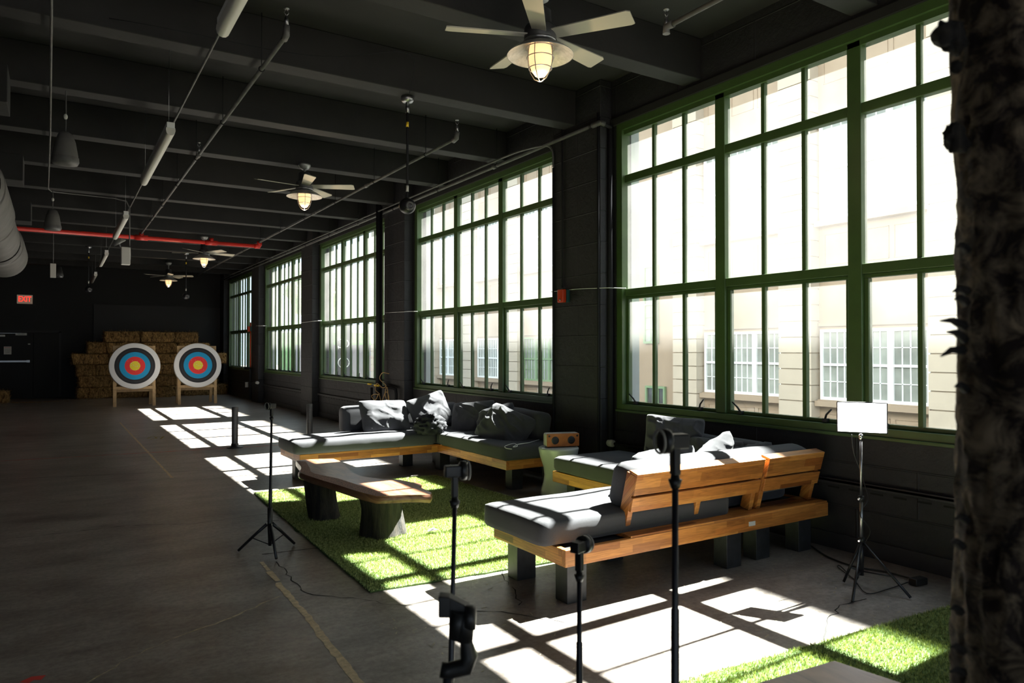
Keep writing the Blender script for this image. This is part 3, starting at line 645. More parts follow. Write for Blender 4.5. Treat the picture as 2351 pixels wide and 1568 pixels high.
# crumpled black bundle
vb = MB(); seg, rg = 48, 30
vs = []
for i in range(rg+1):
    th = PI*i/rg
    for k in range(seg):
        a = 2*PI*k/seg; d = Vector((math.sin(th)*math.cos(a), math.sin(th)*math.sin(a), math.cos(th)))
        n = 1-abs(noise.noise(d*2.6+Vector((4, 2, 1))))*1.8; n2 = 1-abs(noise.noise(d*6.+Vector((1, 2, 7))))*2
        r = .80+.30*n+.13*n2; p = Vector((d.x*.19*r, d.y*.15*r, d.z*.125*r)); p.z = max(p.z, -.10); vs.append(p)
vb.add(vs, [(i*seg+k, (i+1)*seg+k, (i+1)*seg+(k+1) % seg, i*seg+(k+1) % seg) for i in range(rg) for k in range(seg)], True)
bo = vb.build('crumpled_jacket', M['charcoal_dark']); bo.location = (3.86, 7.98, .575); tag(bo, 'crumpled black fabric bundle on the corner of the left sofa', 'jacket')
# white cable on the seat
cp = [at(1238,1009,z=.512), at(1215,1016,z=.512), at(1190,1020,z=.512), at(1178,1026,z=.512), at(1188,1024,z=.512), at(1180,1018,z=.512), at(1160,1024,z=.512), at(1162,1029,z=.512), at(1175,1031,z=.512)]
def smooth_path(pts, n=6):
    pts = [Vector(p) for p in pts]; out = []
    for i in range(len(pts)-1):
        p0 = pts[max(i-1, 0)]; p1 = pts[i]; p2 = pts[i+1]; p3 = pts[min(i+2, len(pts)-1)]
        for k in range(n):
            t = k/n; out.append(.5*((2*p1)+(-p0+p2)*t+(2*p0-5*p1+4*p2-p3)*t*t+(-p0+3*p1-3*p2+p3)*t**3))
    out.append(pts[-1]); return out
solo(MB().tube(smooth_path(cp), .0035, 6), 'cable', M['white'], cp[0], 'thin white cable curled on the left sofa seat', 'cable')

# ------------------------------------------------------------------ coffee table
tab_px = [(679,1057),(700,1055),(735,1053),(765.6,1052.7),(778,1057),(788,1064),(797,1074),(810,1085),(822,1090),(836,1093.5),(856,1097),(877,1099.6),(900,1100.5),(920,1101.7),(945,1107),(966,1109),(970,1114),(963,1118),(975,1123),(992,1131),(989,1137),(960,1136),(924,1137),(890,1138.5),(864.6,1139),(840,1133),(815,1126),(790,1118),(764.6,1110),(735,1101),(712,1094),(689,1086),(685,1083),(690,1077),(691,1072),(684,1064)]
CTOP = .405
tp = [at(u, v, z=CTOP) for u, v in tab_px]
T1 = thing('coffee_table', (2.1, 5.85, 0), 'live-edge wooden slab coffee table on two tree stumps, on green turf', 'table')
sl = MB(); n = len(tp); ctr = sum(tp, Vector())/n
def inset(p, k, z): q = p+(ctr-p).normalized()*k; return (q.x, q.y, z)
rows = [(0.006, CTOP), (0.0, CTOP-.008), (-.006, CTOP-.03), (0.0, CTOP-.052), (.012, CTOP-.06)]
for k, z in rows: sl.v += [inset(p, k, z) for p in tp]
for r_ in range(len(rows)-1):
    for i in range(n): sl.f.append((r_*n+i, (r_+1)*n+i, (r_+1)*n+(i+1) % n, r_*n+(i+1) % n)); sl.sm.append(True)
sl.f.append(tuple(range(n-1, -1, -1))); sl.sm.append(False); sl.f.append(tuple((len(rows)-1)*n+i for i in range(n))); sl.sm.append(False)
sl.build('tabletop', M['slab_wood'], T1)
eo = [(682,1058),(690,1068),(692,1075),(689,1083.5),(700,1089.5),(735,1101),(764.6,1110),(790,1118),(815,1126),(840,1133),(864.6,1139),(893,1138)]
ei = [(702,1059),(706,1066),(711,1074),(713,1082),(722,1087),(750,1093),(775,1098),(800,1106),(822,1113),(846,1120),(870,1127),(890,1134)]
em = MB(); k_ = len(eo)
em.add([at(u, v, z=CTOP+.003) for u, v in eo]+[at(u, v, z=CTOP+.003) for u, v in ei]+[at(u, v, z=CTOP-.03) for u, v in eo]+[at(u, v, z=CTOP-.003) for u, v in ei], [(i, i+1, k_+i+1, k_+i) for i in range(k_-1)]+[(2*k_+i, 2*k_+i+1, i+1, i) for i in range(k_-1)]+[(k_+i, k_+i+1, 3*k_+i+1, 3*k_+i) for i in range(k_-1)])
eb = em.build('live_edge', M['pitted'], T1); eb['label'] = 'dark pitted live edge'
def stump(cx, cy, r, h, seed, ex=1.0, lean=(0, 0)):
    mb = MB(); seg = 40; prof = 12; vs = []
    for i in range(prof+1):
        t = i/prof; z = h*t; rr = r*(1.10-.30*t+.22*t*t*t)
        for k in range(seg):
            a = 2*PI*k/seg; d = Vector((math.cos(a), math.sin(a), z*2))
            q = rr*(1+.20*noise.noise(d*1.5+Vector((seed, 0, 0)))+.08*noise.noise(Vector((math.cos(a)*7, math.sin(a)*7, z*3+seed))))
            vs.append((cx+lean[0]*t+q*math.cos(a)*ex, cy+lean[1]*t+q*math.sin(a), z))
    fs = [(i*seg+k, i*seg+(k+1) % seg, (i+1)*seg+(k+1) % seg, (i+1)*seg+k) for i in range(prof) for k in range(seg)]
    mb.add(vs, fs, True); o = len(mb.v)-(prof+1)*seg
    mb.f += [tuple(o+prof*seg+k for k in range(seg)), tuple(o+k for k in range(seg-1, -1, -1))]; mb.sm += [False, False]
    return mb
stump(2.02, 6.30, .135, CTOP-.055, 3, 1.0, (-.05, .03)).build('stump_leg', M['stump'], T1)
stump(2.235, 5.50, .165, CTOP-.055, 9, 1.05, (-.02, .0)).build('stump_leg', M['stump'], T1)
# second slab table, bottom right
T2 = thing('coffee_table', (2.25, 1.35, 0), 'brown wooden slab tabletop cut off by the bottom edge, on the near turf', 'table')
t2p = [at(1915, 1515, z=.42), at(1740, 1566, z=.42), at(1600, 1620, z=.42), at(1600, 1900, z=.42), at(2150, 1760, z=.42), at(2190, 1650, z=.42), at(2070, 1566, z=.42), at(1990, 1540, z=.42)]
MB().prism([(p.x, p.y) for p in t2p], .365, .42).build('tabletop', M['slab_wood'], T2, bevel=.006)
c2 = sum(t2p, Vector())/len(t2p)
stump(c2.x+.05, c2.y+.02, .13, .365, 5).build('stump_leg', M['stump'], T2)

# ------------------------------------------------------------------ turf rugs
def rug(name, quad, label, n, seed, loc, mask=None):
    rng = np.random.default_rng(seed); q = [np.array(p, float) for p in quad]
    r = thing(name, loc, label, 'rug')
    base = MB(); m = 24
    ring = []
    for a, b in zip(q, q[1:]+q[:1]):
        for i in range(m): ring.append(a+(b-a)*i/m+rng.normal(0, .006, 2))
    base.prism([tuple(p) for p in ring], .001, .012).build('backing', M['grass_base'], r)
    u = rng.random(n); v = rng.random(n)
    P = ((1-u)*(1-v))[:, None]*q[0]+(u*(1-v))[:, None]*q[1]+(u*v)[:, None]*q[2]+((1-u)*v)[:, None]*q[3]
    P += rng.normal(0, .004, P.shape)
    a = rng.random(n)*6.283; w = rng.uniform(.0012, .0026, n); h = rng.uniform(.012, .024, n); lx = rng.normal(0, .006, (n, 2))
    V = np.zeros((n, 3, 3)); dx = np.stack([np.cos(a)*w, np.sin(a)*w], 1)
    V[:, 0, :2] = P-dx; V[:, 1, :2] = P+dx; V[:, :2, 2] = .010; V[:, 2, :2] = P+lx; V[:, 2, 2] = .010+h
    V -= np.array(loc)
    me = bpy.data.meshes.new('grass_blades'); me.vertices.add(n*3); me.vertices.foreach_set('co', V.ravel())
    me.loops.add(n*3); me.loops.foreach_set('vertex_index', np.arange(n*3)); me.polygons.add(n); me.polygons.foreach_set('loop_start', np.arange(n)*3)
    me.polygons.foreach_set('loop_total', np.full(n, 3)); me.update(); me.validate(); me.materials.append(M['grass'])
    o = bpy.data.objects.new('grass_blades', me); COL.objects.link(o); o.parent = r; o['kind'] = 'stuff'; return r
rug('turf_rug', [(1.643,4.24),(1.745,7.80),(3.80,7.72),(4.02,4.08)], 'green artificial turf rug under the slab coffee table', 230000, 1, (2.8, 6.0, 0))
rug('turf_rug', [(2.36,2.352),(4.86,2.165),(4.86,.2),(2.2,.2)], 'green artificial turf rug at the lower right, near the tree trunk', 150000, 2, (3.5, 1.3, 0))
# scrap of paper on turf
pp = at(993, 1219, z=.035)
solo(MB().add([(pp.x-.05, pp.y-.02, .036), (pp.x+.0, pp.y-.035, .05), (pp.x+.055, pp.y-.01, .038), (pp.x+.04, pp.y+.03, .045), (pp.x-.03, pp.y+.03, .037), (pp.x, pp.y, .062)], [(0, 1, 5), (1, 2, 5), (2, 3, 5), (3, 4, 5), (4, 0, 5), (4, 3, 2, 1, 0)]), 'paper_scrap', M['white'], (pp.x, pp.y, .035), 'small crumpled white paper scrap lying on the sunlit turf', 'paper')

# ------------------------------------------------------------------ side table and speaker
SX, SY = 4.33, 5.97
prof = [(.0, 0), (.175, 0), (.185, .01), (.18, .08), (.155, .16), (.145, .23), (.155, .31), (.19, .42), (.205, .49), (.205, .505), (.195, .512), (0, .512)]
solo(MB().lathe(prof, (SX, SY, 0), 48), 'side_table', M['tablewhite'], (SX, SY, 0), 'round white waisted side table between the two sofas', 'table')
SP = thing('wooden_speaker', (SX+.03, SY, .512), 'small wooden box speaker standing on the white side table', 'speaker')
cs = Matrix.Translation((SX+.02, SY-.02, .512))@Matrix.Rotation(math.radians(-18), 4, 'Z')
MB().box(-.175, .175, -.05, .065, .008, .145, cs).build('cabinet', M['spk_grey'], SP, bevel=.02, bseg=4)
MB().box(-.172, .172, -.064, -.045, .010, .143, cs).build('front_panel', M['spk_wood'], SP, bevel=.012, bseg=3)
ax = cs.to_3x3()@Vector((0, -1, 0))
for xx, zz, rr in ((-.085, .075, .038), (.085, .075, .038), (-.148, .118, .010), (.148, .118, .010)):
    c = cs@Vector((xx, -.064, zz))
    MB().lathe([(0, .004), (rr*.6, .001), (rr, .003), (rr*1.05, -.001)], c, 28, ax).build('driver', M['black_plastic'], SP)

# ------------------------------------------------------------------ stands with clip heads
def clip_stand(base, top, rot, label, legs=True, pole_r=.009, head=1.0, foot_rot=0, hs=1.0):
    bx, by = base; th = thing('clip_stand', (bx, by, 0), label, 'stand', 'clip stands around the sofas')
    t = Vector(top); ph = t.z
    b0 = Vector((bx, by, .20)); tt = Vector((t.x, t.y, ph-.05*hs))
    def P(k): return b0.lerp(tt, k)
    MB().tube([P(0), P(.34), P(.345), P(.68), P(.685), P(1)], [pole_r*1.35, pole_r*1.35, pole_r*1.05, pole_r*1.05, pole_r*.8, pole_r*.8], 12).build('pole', M['black_metal'], th)
    MB().tube([(bx, by, .05), (bx, by, .20), (bx, by, .33)], [.012, .018, .018], 14).build('collar', M['black_plastic'], th)
    for k in range(3):
        a = foot_rot+k*2*PI/3; dx, dy = math.cos(a), math.sin(a)
        lg = MB().tube([(bx+dx*.02, by+dy*.02, .21), (bx+dx*.10, by+dy*.10, .14), (bx+dx*.235, by+dy*.235, .012)], [.013, .011, .010], 10).build('leg', M['black_metal'], th)
        MB().tube([(bx+dx*.13, by+dy*.13, .105), (bx+dx*.012, by+dy*.012, .06)], .004, 6).build('brace', M['black_metal'], th)
    # clamp head: ball joint, arm, clip body, round knobs
    R = Matrix.Translation(t)@Matrix.Rotation(rot, 4, 'Z')@Matrix.Scale(hs, 4)
    MB().tube([R@Vector((0, 0, -.055)), R@Vector((0, 0, -.035)), R@Vector((0, 0, -.034)), R@Vector((0, 0, -.022))], [.010*hs, .016*hs, .011*hs, .009*hs], 14).build('joint', M['black_plastic'], th)
    MB().box(-.009, .009, -.012, .012, -.025, .045, R).build('arm', M['black_plastic'], th, bevel=.004)
    bd = MB().box(-.030, .030, -.016, .016, .035, .068, R).build('clip_body', M['black_plastic'], th, bevel=.004)
    a = (R.to_3x3()@Vector((1, 0, 0))).normalized(); c = R@Vector((-.030, 0, .052))
    MB().lathe([(0, -.014*hs), (.026*hs, -.014*hs), (.028*hs, -.010*hs), (.028*hs, .002*hs), (.024*hs, .004*hs), (.010*hs, .0)], c, 26, -a).build('knob', M['black_plastic'], th)
    rg = MB().tube([c-a*.010*hs+(Matrix.Rotation(i*2*PI/24, 3, a)@(R.to_3x3()@Vector((0, 0, 1))).normalized())*.026*hs for i in range(24)], .0028*hs, 8, closed=True).build('ring', M['grey_plastic'], th)
    return th
clip_stand((1.345, 5.49), (1.356, 5.50, 1.03), math.radians(20), 'thin black clip stand left of the turf rug, whole tripod visible', foot_rot=math.radians(-93), hs=1.0, pole_r=.0105)
p = at(1550, 1065, d=1.8); clip_stand((p.x-.004, p.y), p, math.radians(-14), 'tall blurred black clip stand in front of the slatted sofa back', hs=1.1, pole_r=.0105, foot_rot=.4)
p = at(1044, 1122, d=2.1); clip_stand((p.x-.02, p.y), p, math.radians(165), 'blurred black clip stand rising in front of the green turf', hs=1.0, pole_r=.0085, foot_rot=1.2)
p = at(1330, 1293, d=2.2); clip_stand((p.x, p.y), p, math.radians(200), 'short blurred black clip stand before the near corner of the right sofa', hs=1.0, pole_r=.0095, foot_rot=.2)
# the lowest one has a big cranked clamp
p = at(1028, 1568, d=1.62)
K = thing('clamp_stand', (p.x, p.y, 0), 'nearest blurred black stand with a big cranked clamp, cut by the bottom edge', 'stand')
def Q(u, v, dd=0): return at(u, v, d=1.62+dd)
MB().tube([(p.x, p.y, .2), Q(1028, 1600), Q(1028, 1548)], [.014, .011, .011], 12).build('pole', M['black_metal'], K)
for k in range(3):
    a = k*2*PI/3+.5; MB().tube([(p.x, p.y, .22), (p.x+.24*math.cos(a), p.y+.24*math.sin(a), .012)], .010, 8).build('leg', M['black_metal'], K)
MB().tube([Q(1012, 1537), Q(1030, 1540), Q(1070, 1530), Q(1077, 1505), Q(1070, 1470), Q(1066, 1430)], [.017, .018, .020, .020, .014, .019], 12).build('crank_arm', M['black_plastic'], K)
MB().tube([Q(1048, 1466), Q(1058, 1404)], [.017, .022], 10).tube([Q(1066, 1470), Q(1070, 1404)], [.02, .022], 10).build('swivel', M['black_plastic'], K)
cl = MB(); A, B, C_, D_ = Q(1006, 1370), Q(1034, 1373), Q(1034, 1420), Q(1006, 1420); dv = _F*.035
cl.add([A, B, C_, D_, A+dv, B+dv, C_+dv, D_+dv], [(0, 3, 2, 1), (4, 5, 6, 7), (0, 1, 5, 4), (1, 2, 6, 5), (2, 3, 7, 6), (3, 0, 4, 7)])
cl.build('clamp_jaw', M['black_plastic'], K, bevel=.003)
cl = MB(); A, B, C_, D_ = Q(1032, 1373), Q(1078, 1396), Q(1078, 1425), Q(1032, 1420)
cl.add([A, B, C_, D_, A+dv, B+dv, C_+dv, D_+dv], [(0, 3, 2, 1), (4, 5, 6, 7), (0, 1, 5, 4), (1, 2, 6, 5), (2, 3, 7, 6), (3, 0, 4, 7)])
cl.build('clip_body', M['black_plastic'], K, bevel=.003)
MB().lathe([(0, -.012), (.026, -.012), (.028, 0), (.026, .012), (0, .012)], Q(1080, 1418), 24, _R).build('knob', M['black_plastic'], K)

# ------------------------------------------------------------------ LED panel on tripod
LX, LY = 4.36, 2.72
L1 = thing('light_stand', (LX, LY, 0), 'chrome and black tripod stand carrying the lit white panel', 'stand')
MB().tube([(LX, LY, .06), (LX, LY, .30)], .014, 14).build('lower_tube', M['black_metal'], L1)
MB().tube([(LX, LY, .26), (LX, LY, .56)], .011, 14).build('middle_tube', M['steel'], L1)
MB().tube([(LX, LY, .54), (LX, LY, .93)], .008, 14).build('upper_tube', M['steel'], L1)
MB().tube([(LX, LY, .27), (LX, LY, .30)], .02, 14).tube([(LX, LY, .53), (LX, LY, .565)], .018, 14).build('collar', M['black_plastic'], L1)
for zz in (.285, .55): MB().tube([(LX-.045, LY-.01, zz), (LX, LY, zz)], .006, 8).build('knob', M['chrome'], L1)
feet = [at(1937, 1340, z=0), at(1957, 1386, z=0), at(2091, 1377, z=0)]
for f_ in feet:
    MB().tube([(LX, LY, .28), (f_.x, f_.y, .012)], .0085, 10).build('leg', M['black_metal'], L1)
    m_ = Vector((LX, LY, .28)).lerp(f_, .62); MB().tube([(LX, LY, .085), m_], .005, 8).build('brace', M['black_metal'], L1)
MB().tube([(LX, LY, .92), (LX, LY, .955)], .012, 12).sphere((LX, LY, .95), .014).build('ball_head', M['chrome'], L1)
face_dir = (Vector((0, 0, 1.2))-Vector((LX, LY, 1.06))); face_dir.z = 0; face_dir.normalize()
PR = Matrix.Translation((LX+.012, LY, 1.065))@Matrix.Rotation(math.atan2(face_dir.y, face_dir.x)+PI/2, 4, 'Z')
PN = thing('led_panel', (LX, LY, .96), 'lit white rectangular light panel on the chrome tripod by the wall', 'light')
MB().box(-.148, .148, .0, .022, -.100, .100, PR).build('housing', M['black_plastic'], PN, bevel=.006)
MB().box(-.141, .141, -.004, .0, -.093, .093, PR).build('diffuser', M['panel_on'], PN, bevel=.003)
cb = [at(1955, 997, d=4.75), at(1960, 1040, d=4.75), at(1975, 1080, d=4.75), at(1984, 1110, d=4.72), at(1992, 1150, d=4.65), (LX-.015, LY, .45), at(1998, 1220, d=4.62), (LX+.01, LY+.02, .20), (LX+.03, LY+.05, .012), at(1930, 1300, z=.008), at(1925, 1303, z=.008), at(1960, 1330, z=.008), at(1990, 1362, z=.008), at(2040, 1352, z=.008), at(2092, 1334, z=.012)]
solo(MB().tube(smooth_path(cb), .0032, 6), 'cable', M['black_plastic'], (LX, LY, 0), 'thin dark cable running down the light stand to the floor', 'cable')
cb = [at(1862, 1253, z=.01), at(1900, 1278, z=.01), at(1960, 1300, z=.01), at(2030, 1312, z=.01), at(2092, 1328, z=.015)]
solo(MB().tube(smooth_path(cb), .006, 6), 'extension_lead', M['black_plastic'], cb[2], 'thick black power cord along the wall to the adapter', 'cord')
pb = at(2108, 1342, z=0); R = Matrix.Translation((pb.x, pb.y, 0))@Matrix.Rotation(math.radians(-8), 4, 'Z')
solo(MB().box(-.055, .055, -.03, .03, 0, .045, R), 'power_adapter', M['black_plastic'], (pb.x, pb.y, 0), 'black power adapter block on the floor beside the light stand', 'adapter', bevel=.008)

# ------------------------------------------------------------------ bollards
def bollard(x, y, label):
    b = thing('bollard', (x, y, 0), label, 'bollard', 'black posts along the walkway')
    MB().lathe([(0, 0), (.12, 0), (.12, .008), (.105, .014), (.055, .018), (.055, .06), (.048, .065)], (x, y, 0), 32).build('base_plate', M['black_metal'], b)
    MB().lathe([(.047, .015), (.047, .615), (.044, .622), (0, .622)], (x, y, 0), 32).build('post', M['galv_dark'], b)
bollard(2.32, 11.64, 'black round post in the sunlit patch, left of the sofas')
bollard(3.464, 11.61, 'black round post partly hidden behind the striped seat cushion')

# ------------------------------------------------------------------ fans
def make_fan(c, off, label, zb):
    cx, cy = c; f = thing('ceiling_fan', (cx, cy, zb), label, 'fan', 'ceiling fans with caged lamps')
    # canopy, rod, motor
    top = SOF-zb
    MB().lathe([(0, SOF-zb), (.078, SOF-zb), (.080, SOF-zb-.02), (.060, SOF-zb-.055), (.028, SOF-zb-.075), (.0, SOF-zb-.075)], (cx, cy, zb), 32).build('canopy', M['galv'], f)
    MB().tube([(cx, cy, SOF-.06), (cx, cy, zb+.14)], .014, 12).build('down_rod', M['galv'], f)
    MB().lathe([(0, .19), (.055, .19), (.075, .175), (.078, .09), (.082, .085), (.082, .075), (.10, .07), (.112, .05), (.112, -.03), (.10, -.045), (.0, -.045)], (cx, cy, zb), 36).build('motor_housing', M['galv_dark'], f)
    MB().lathe([(.113, -.030), (.118, -.036), (.110, -.05), (.09, -.052)], (cx, cy, zb), 36).build('rim', M['steel'], f)
    for k in range(5):
        a = off+k*2*PI/5
        T = Matrix.Translation((cx, cy, zb+.005))@Matrix.Rotation(a, 4, 'Z')@Matrix.Rotation(math.radians(-13), 4, 'X')
        bl = MB().prism([(.09, -.050), (.63, -.072), (.655, -.058), (.655, .066), (.63, .074), (.09, .050)], -.004, .004)
        bl.v = [tuple(T@Vector(v)) for v in bl.v]
        o = bl.build('blade', M['blade'], f)
    MB().lathe([(.075, -.045), (.11, -.058), (.17, -.085), (.225, -.125), (.232, -.136), (.228, -.134), (.17, -.094), (.10, -.066), (.075, -.06)], (cx, cy, zb), 44).build('shade', M['galv'], f)
    MB().lathe([(.070, -.055), (.078, -.09), (.080, -.14), (.076, -.19), (.062, -.24), (.035, -.275), (0, -.285)], (cx, cy, zb), 32).build('glass_globe', M['lamp_glass'], f)
    MB().sphere((cx, cy, zb-.165), .0, 4, 2)
    cg = MB()
    for k in range(4):
        a = off+.3+k*PI/4*2
        cg.tube([(cx+math.cos(a)*r, cy+math.sin(a)*r, zb+z) for r, z in ((.088, -.07), (.094, -.14), (.090, -.19), (.075, -.245), (.045, -.295), (.0, -.315))], .0032, 6)
    for r, z in ((.094, -.15), (.080, -.225), (.10, -.085)):
        cg.tube([(cx+r*math.cos(i*2*PI/32), cy+r*math.sin(i*2*PI/32), zb+z) for i in range(32)], .0034, 6, closed=True)
    cg.build('lamp_cage', M['steel'], f)
    l = bpy.data.lights.new('fan_bulb', 'POINT'); l.energy = 4; l.color = (1, .72, .42); l.shadow_soft_size = .03
    lo = bpy.data.objects.new('bulb', l); COL.objects.link(lo); lo.parent = f; lo.location = (0, 0, -.36)
    return f
make_fan((2.82, 4.10), math.radians(14), 'large grey five-blade ceiling fan with caged lamp, nearest the camera', 3.67)
make_fan((2.79, 9.62), math.radians(-28), 'grey five-blade ceiling fan with caged lamp, second from the camera', 3.68)
make_fan((2.72, 16.95), math.radians(10), 'ceiling fan with caged lamp just beyond the red pipe', 3.62)
make_fan((2.68, 22.55), math.radians(-20), 'farthest and smallest ceiling fan, above the archery targets', 3.60)

# ------------------------------------------------------------------ ceiling services
def pipe(name, pts, r, mat, label, cat='pipe', hang=(), group=None, couplings=()):
    t = thing(name, pts[0], label, cat, group)
    MB().tube(pts, r, 14).build('run', mat, t)
    for (x, y, z, zt) in hang:
        MB().tube([(x, y, z-r-.004), (x, y, zt)], .004, 6).build('hanger', M['black_pipe'], t)
        MB().tube([(x+(r+.004)*math.cos(i*2*PI/14), y, z+(r+.004)*math.sin(i*2*PI/14)) for i in range(14)], .005, 6, closed=True).build('clamp_ring', M['black_pipe'], t)
    for (a, b) in couplings: MB().tube([a, b], r*1.45, 14).build('coupling', mat, t)
    return t
def sprinkler(x, y, z, parent):
    MB().tube([(x, y, z), (x, y, z+.05), (x, y, z+.075)], [.016, .016, .009], 10).tube([(x, y, z+.075), (x-.018, y, z+.10), (x, y, z+.125)], .003, 6).tube([(x, y, z+.075), (x+.018, y, z+.10), (x, y, z+.125)], .003, 6).lathe([(0, .128), (.022, .128), (.02, .132), (0, .134)], (x, y, z), 16).build('sprinkler_head', M['steel'], parent)
beams_y = [4.755+1.6883*k for k in range(-3, 14)]
def hangers(x, y0, y1, z): return [(x, yb-.16, z, CZ) for yb in beams_y if y0 < yb < y1]
p3 = pipe('sprinkler_pipe', [(1.455, 5.55, 3.88), (1.455, 16.7, 3.88)], .018, M['grey_pipe'], 'long grey sprinkler pipe running from near the ceiling centre to the red pipe tee', hang=hangers(1.455, 5.6, 16.5, 3.88), couplings=[((1.455, 9.4, 3.88), (1.455, 9.55, 3.88)), ((1.455, 13.1, 3.88), (1.455, 13.2, 3.88))])
MB().tube([(1.455, 5.56, 3.87), (1.455, 5.5, 3.88), (1.455, 5.5, 3.95)], .025, 12).build('elbow', M['grey_pipe'], p3); sprinkler(1.455, 5.5, 3.95, p3); sprinkler(1.455, 9.47, 3.90, p3)
p2 = pipe('sprinkler_pipe', [(3.79, 7.2, 3.88), (3.79, 26.5, 3.88)], .018, M['grey_pipe'], 'grey sprinkler pipe right of the second fan, ending at the red elbow', hang=hangers(3.79, 7.3, 26, 3.88), couplings=[((3.79, 9.9, 3.88), (3.79, 10.0, 3.88)), ((3.79, 12.4, 3.88), (3.79, 12.5, 3.88))])
MB().tube([(3.79, 7.25, 3.87), (3.79, 7.18, 3.88), (3.79, 7.16, 3.95)], .03, 12).build('elbow', M['grey_pipe'], p2); sprinkler(3.79, 7.16, 3.95, p2)
p4 = pipe('sprinkler_pipe', [(3.79, 3.85, 3.88), (3.79, -5, 3.88)], .018, M['grey_pipe'], 'short grey sprinkler pipe at the top, right of the nearest fan', hang=[(3.79, 1.0, 3.88, CZ)])
MB().tube([(3.79, 3.8, 3.88), (3.79, 3.87, 3.88), (3.79, 3.87, 3.83)], .028, 12).build('elbow', M['grey_pipe'], p4); sprinkler(3.79, 3.87, 3.88, p4)
# red main
zr = 3.80; yr = 16.55
rp = thing('red_pipe', (1.4, yr, zr), 'bright red sprinkler main crossing below the ceiling', 'pipe')
MB().tube([(-9, yr, zr), (3.80, yr, zr)], .042, 16).build('run', M['red'], rp)
for x in (1.455, 2.8): MB().tube([(x-.12, yr, zr), (x+.12, yr, zr)], .056, 16).tube([(x, yr, zr), (x, yr, zr+.10)], .045, 14).build('tee', M['red'], rp)
MB().tube([(3.70, yr, zr), (3.79, yr, zr), (3.80, yr, zr+.03), (3.80, yr, zr+.11)], .054, 16).build('elbow', M['red'], rp)
# wall pipe beside the windows
wp = pipe('wall_pipe', [(4.80, 6.02, 3.88), (4.80, 26.3, 3.88)], .021, M['grey_pipe'], 'black pipe running high along the window wall', hang=[(4.80, yb-.16, 3.88, CZ) for yb in beams_y if 6.5 < yb < 26], couplings=[((4.80, 8.0, 3.88), (4.80, 8.06, 3.88)), ((4.80, 13.0, 3.88), (4.80, 13.06, 3.88))])
MB().tube([(4.80, 6.0, 3.88), (4.80, 5.87, 3.88), (4.85, 5.865, 3.87)], .029, 14).build('elbow', M['grey_pipe'], wp)
MB().tube([(4.80, 6.05, 3.88), (4.80, 5.88, 3.88)], .021, 14).tube([(4.80, 5.87, 3.88), (4.945, 5.87, 3.85)], .021, 14).tube([(4.945, 5.885, 3.88), (4.945, 5.885, .02)], .030, 14).build('downpipe', M['black_pipe'], wp)
solo(MB().tube([(4.70, 7.7, 3.90), (4.70, 26.0, 3.90)], .012, 10).tube(smooth_path([(4.70, 7.7, 3.90), (4.72, 7.3, 3.90), (4.79, 6.9, 3.88), (4.813, 6.76, 3.80), (4.815, 6.74, 3.6)]), .012, 10), 'conduit', M['grey_pipe'], (4.70, 7.7, 3.9), 'thin conduit beside the high wall pipe, bending down onto the pillar', 'conduit')
solo(MB().tube([(4.815, 5.925, 4.0), (4.815, 5.925, .02)], .014, 10), 'conduit', M['black_pipe'], (4.815, 5.925, 0), 'thin vertical conduit beside the downpipe left of the largest window', 'conduit')
solo(MB().tube([(4.812, 6.56, SOF+.1), (4.812, 6.56, 2.2)], .011, 10), 'conduit', M['black_pipe'], (4.812, 6.56, 2.2), 'vertical conduit on the pillar down to the red alarm box', 'conduit')
solo(MB().tube([(4.815, 6.74, 3.59), (4.815, 6.74, .02)], .012, 10), 'conduit', M['black_pipe'], (4.815, 6.74, 0), 'vertical conduit at the far edge of the alarm pillar', 'conduit')
# left conduit, light drop
cd = thing('conduit', (-.08, 5, 3.9), 'thin pale conduit running along the ceiling at the left, bending right', 'conduit')
MB().tube([(-.045, -5, 3.9), (-.045, 6, 3.9), (-.075, 9.5, 3.9), (-.12, 12.75, 3.9), (-.08, 12.95, 3.9), (.2, 12.98, 3.9), (.75, 13.0, 3.9), (.93, 13.05, 3.88), (.98, 13.07, 3.78), (.98, 13.07, 3.15)], .010, 10).build('run', M['grey_pipe'], cd)
FL = thing('flood_light', (.95, 13.1, 2.9), 'white flood light and box hanging from a black conduit', 'light')
MB().box(.86, .99, 13.0, 13.12, 2.86, 3.14).build('housing', M['sign_white'], FL, bevel=.01)
MB().lathe([(.0, .05), (.05, .045), (.09, .0), (.10, -.03), (.085, -.03), (.04, .02), (0, .03)], (.83, 13.05, 3.22), 24, Vector((-.6, -.1, .9))).build('reflector', M['galv'], FL)
MB().tube([(.86, 13.06, 3.1), (.84, 13.05, 3.2)], .01, 8).tube([(.98, 13.07, 3.15), (.98, 13.07, 2.95)], .02, 10).build('bracket', M['steel'], FL)
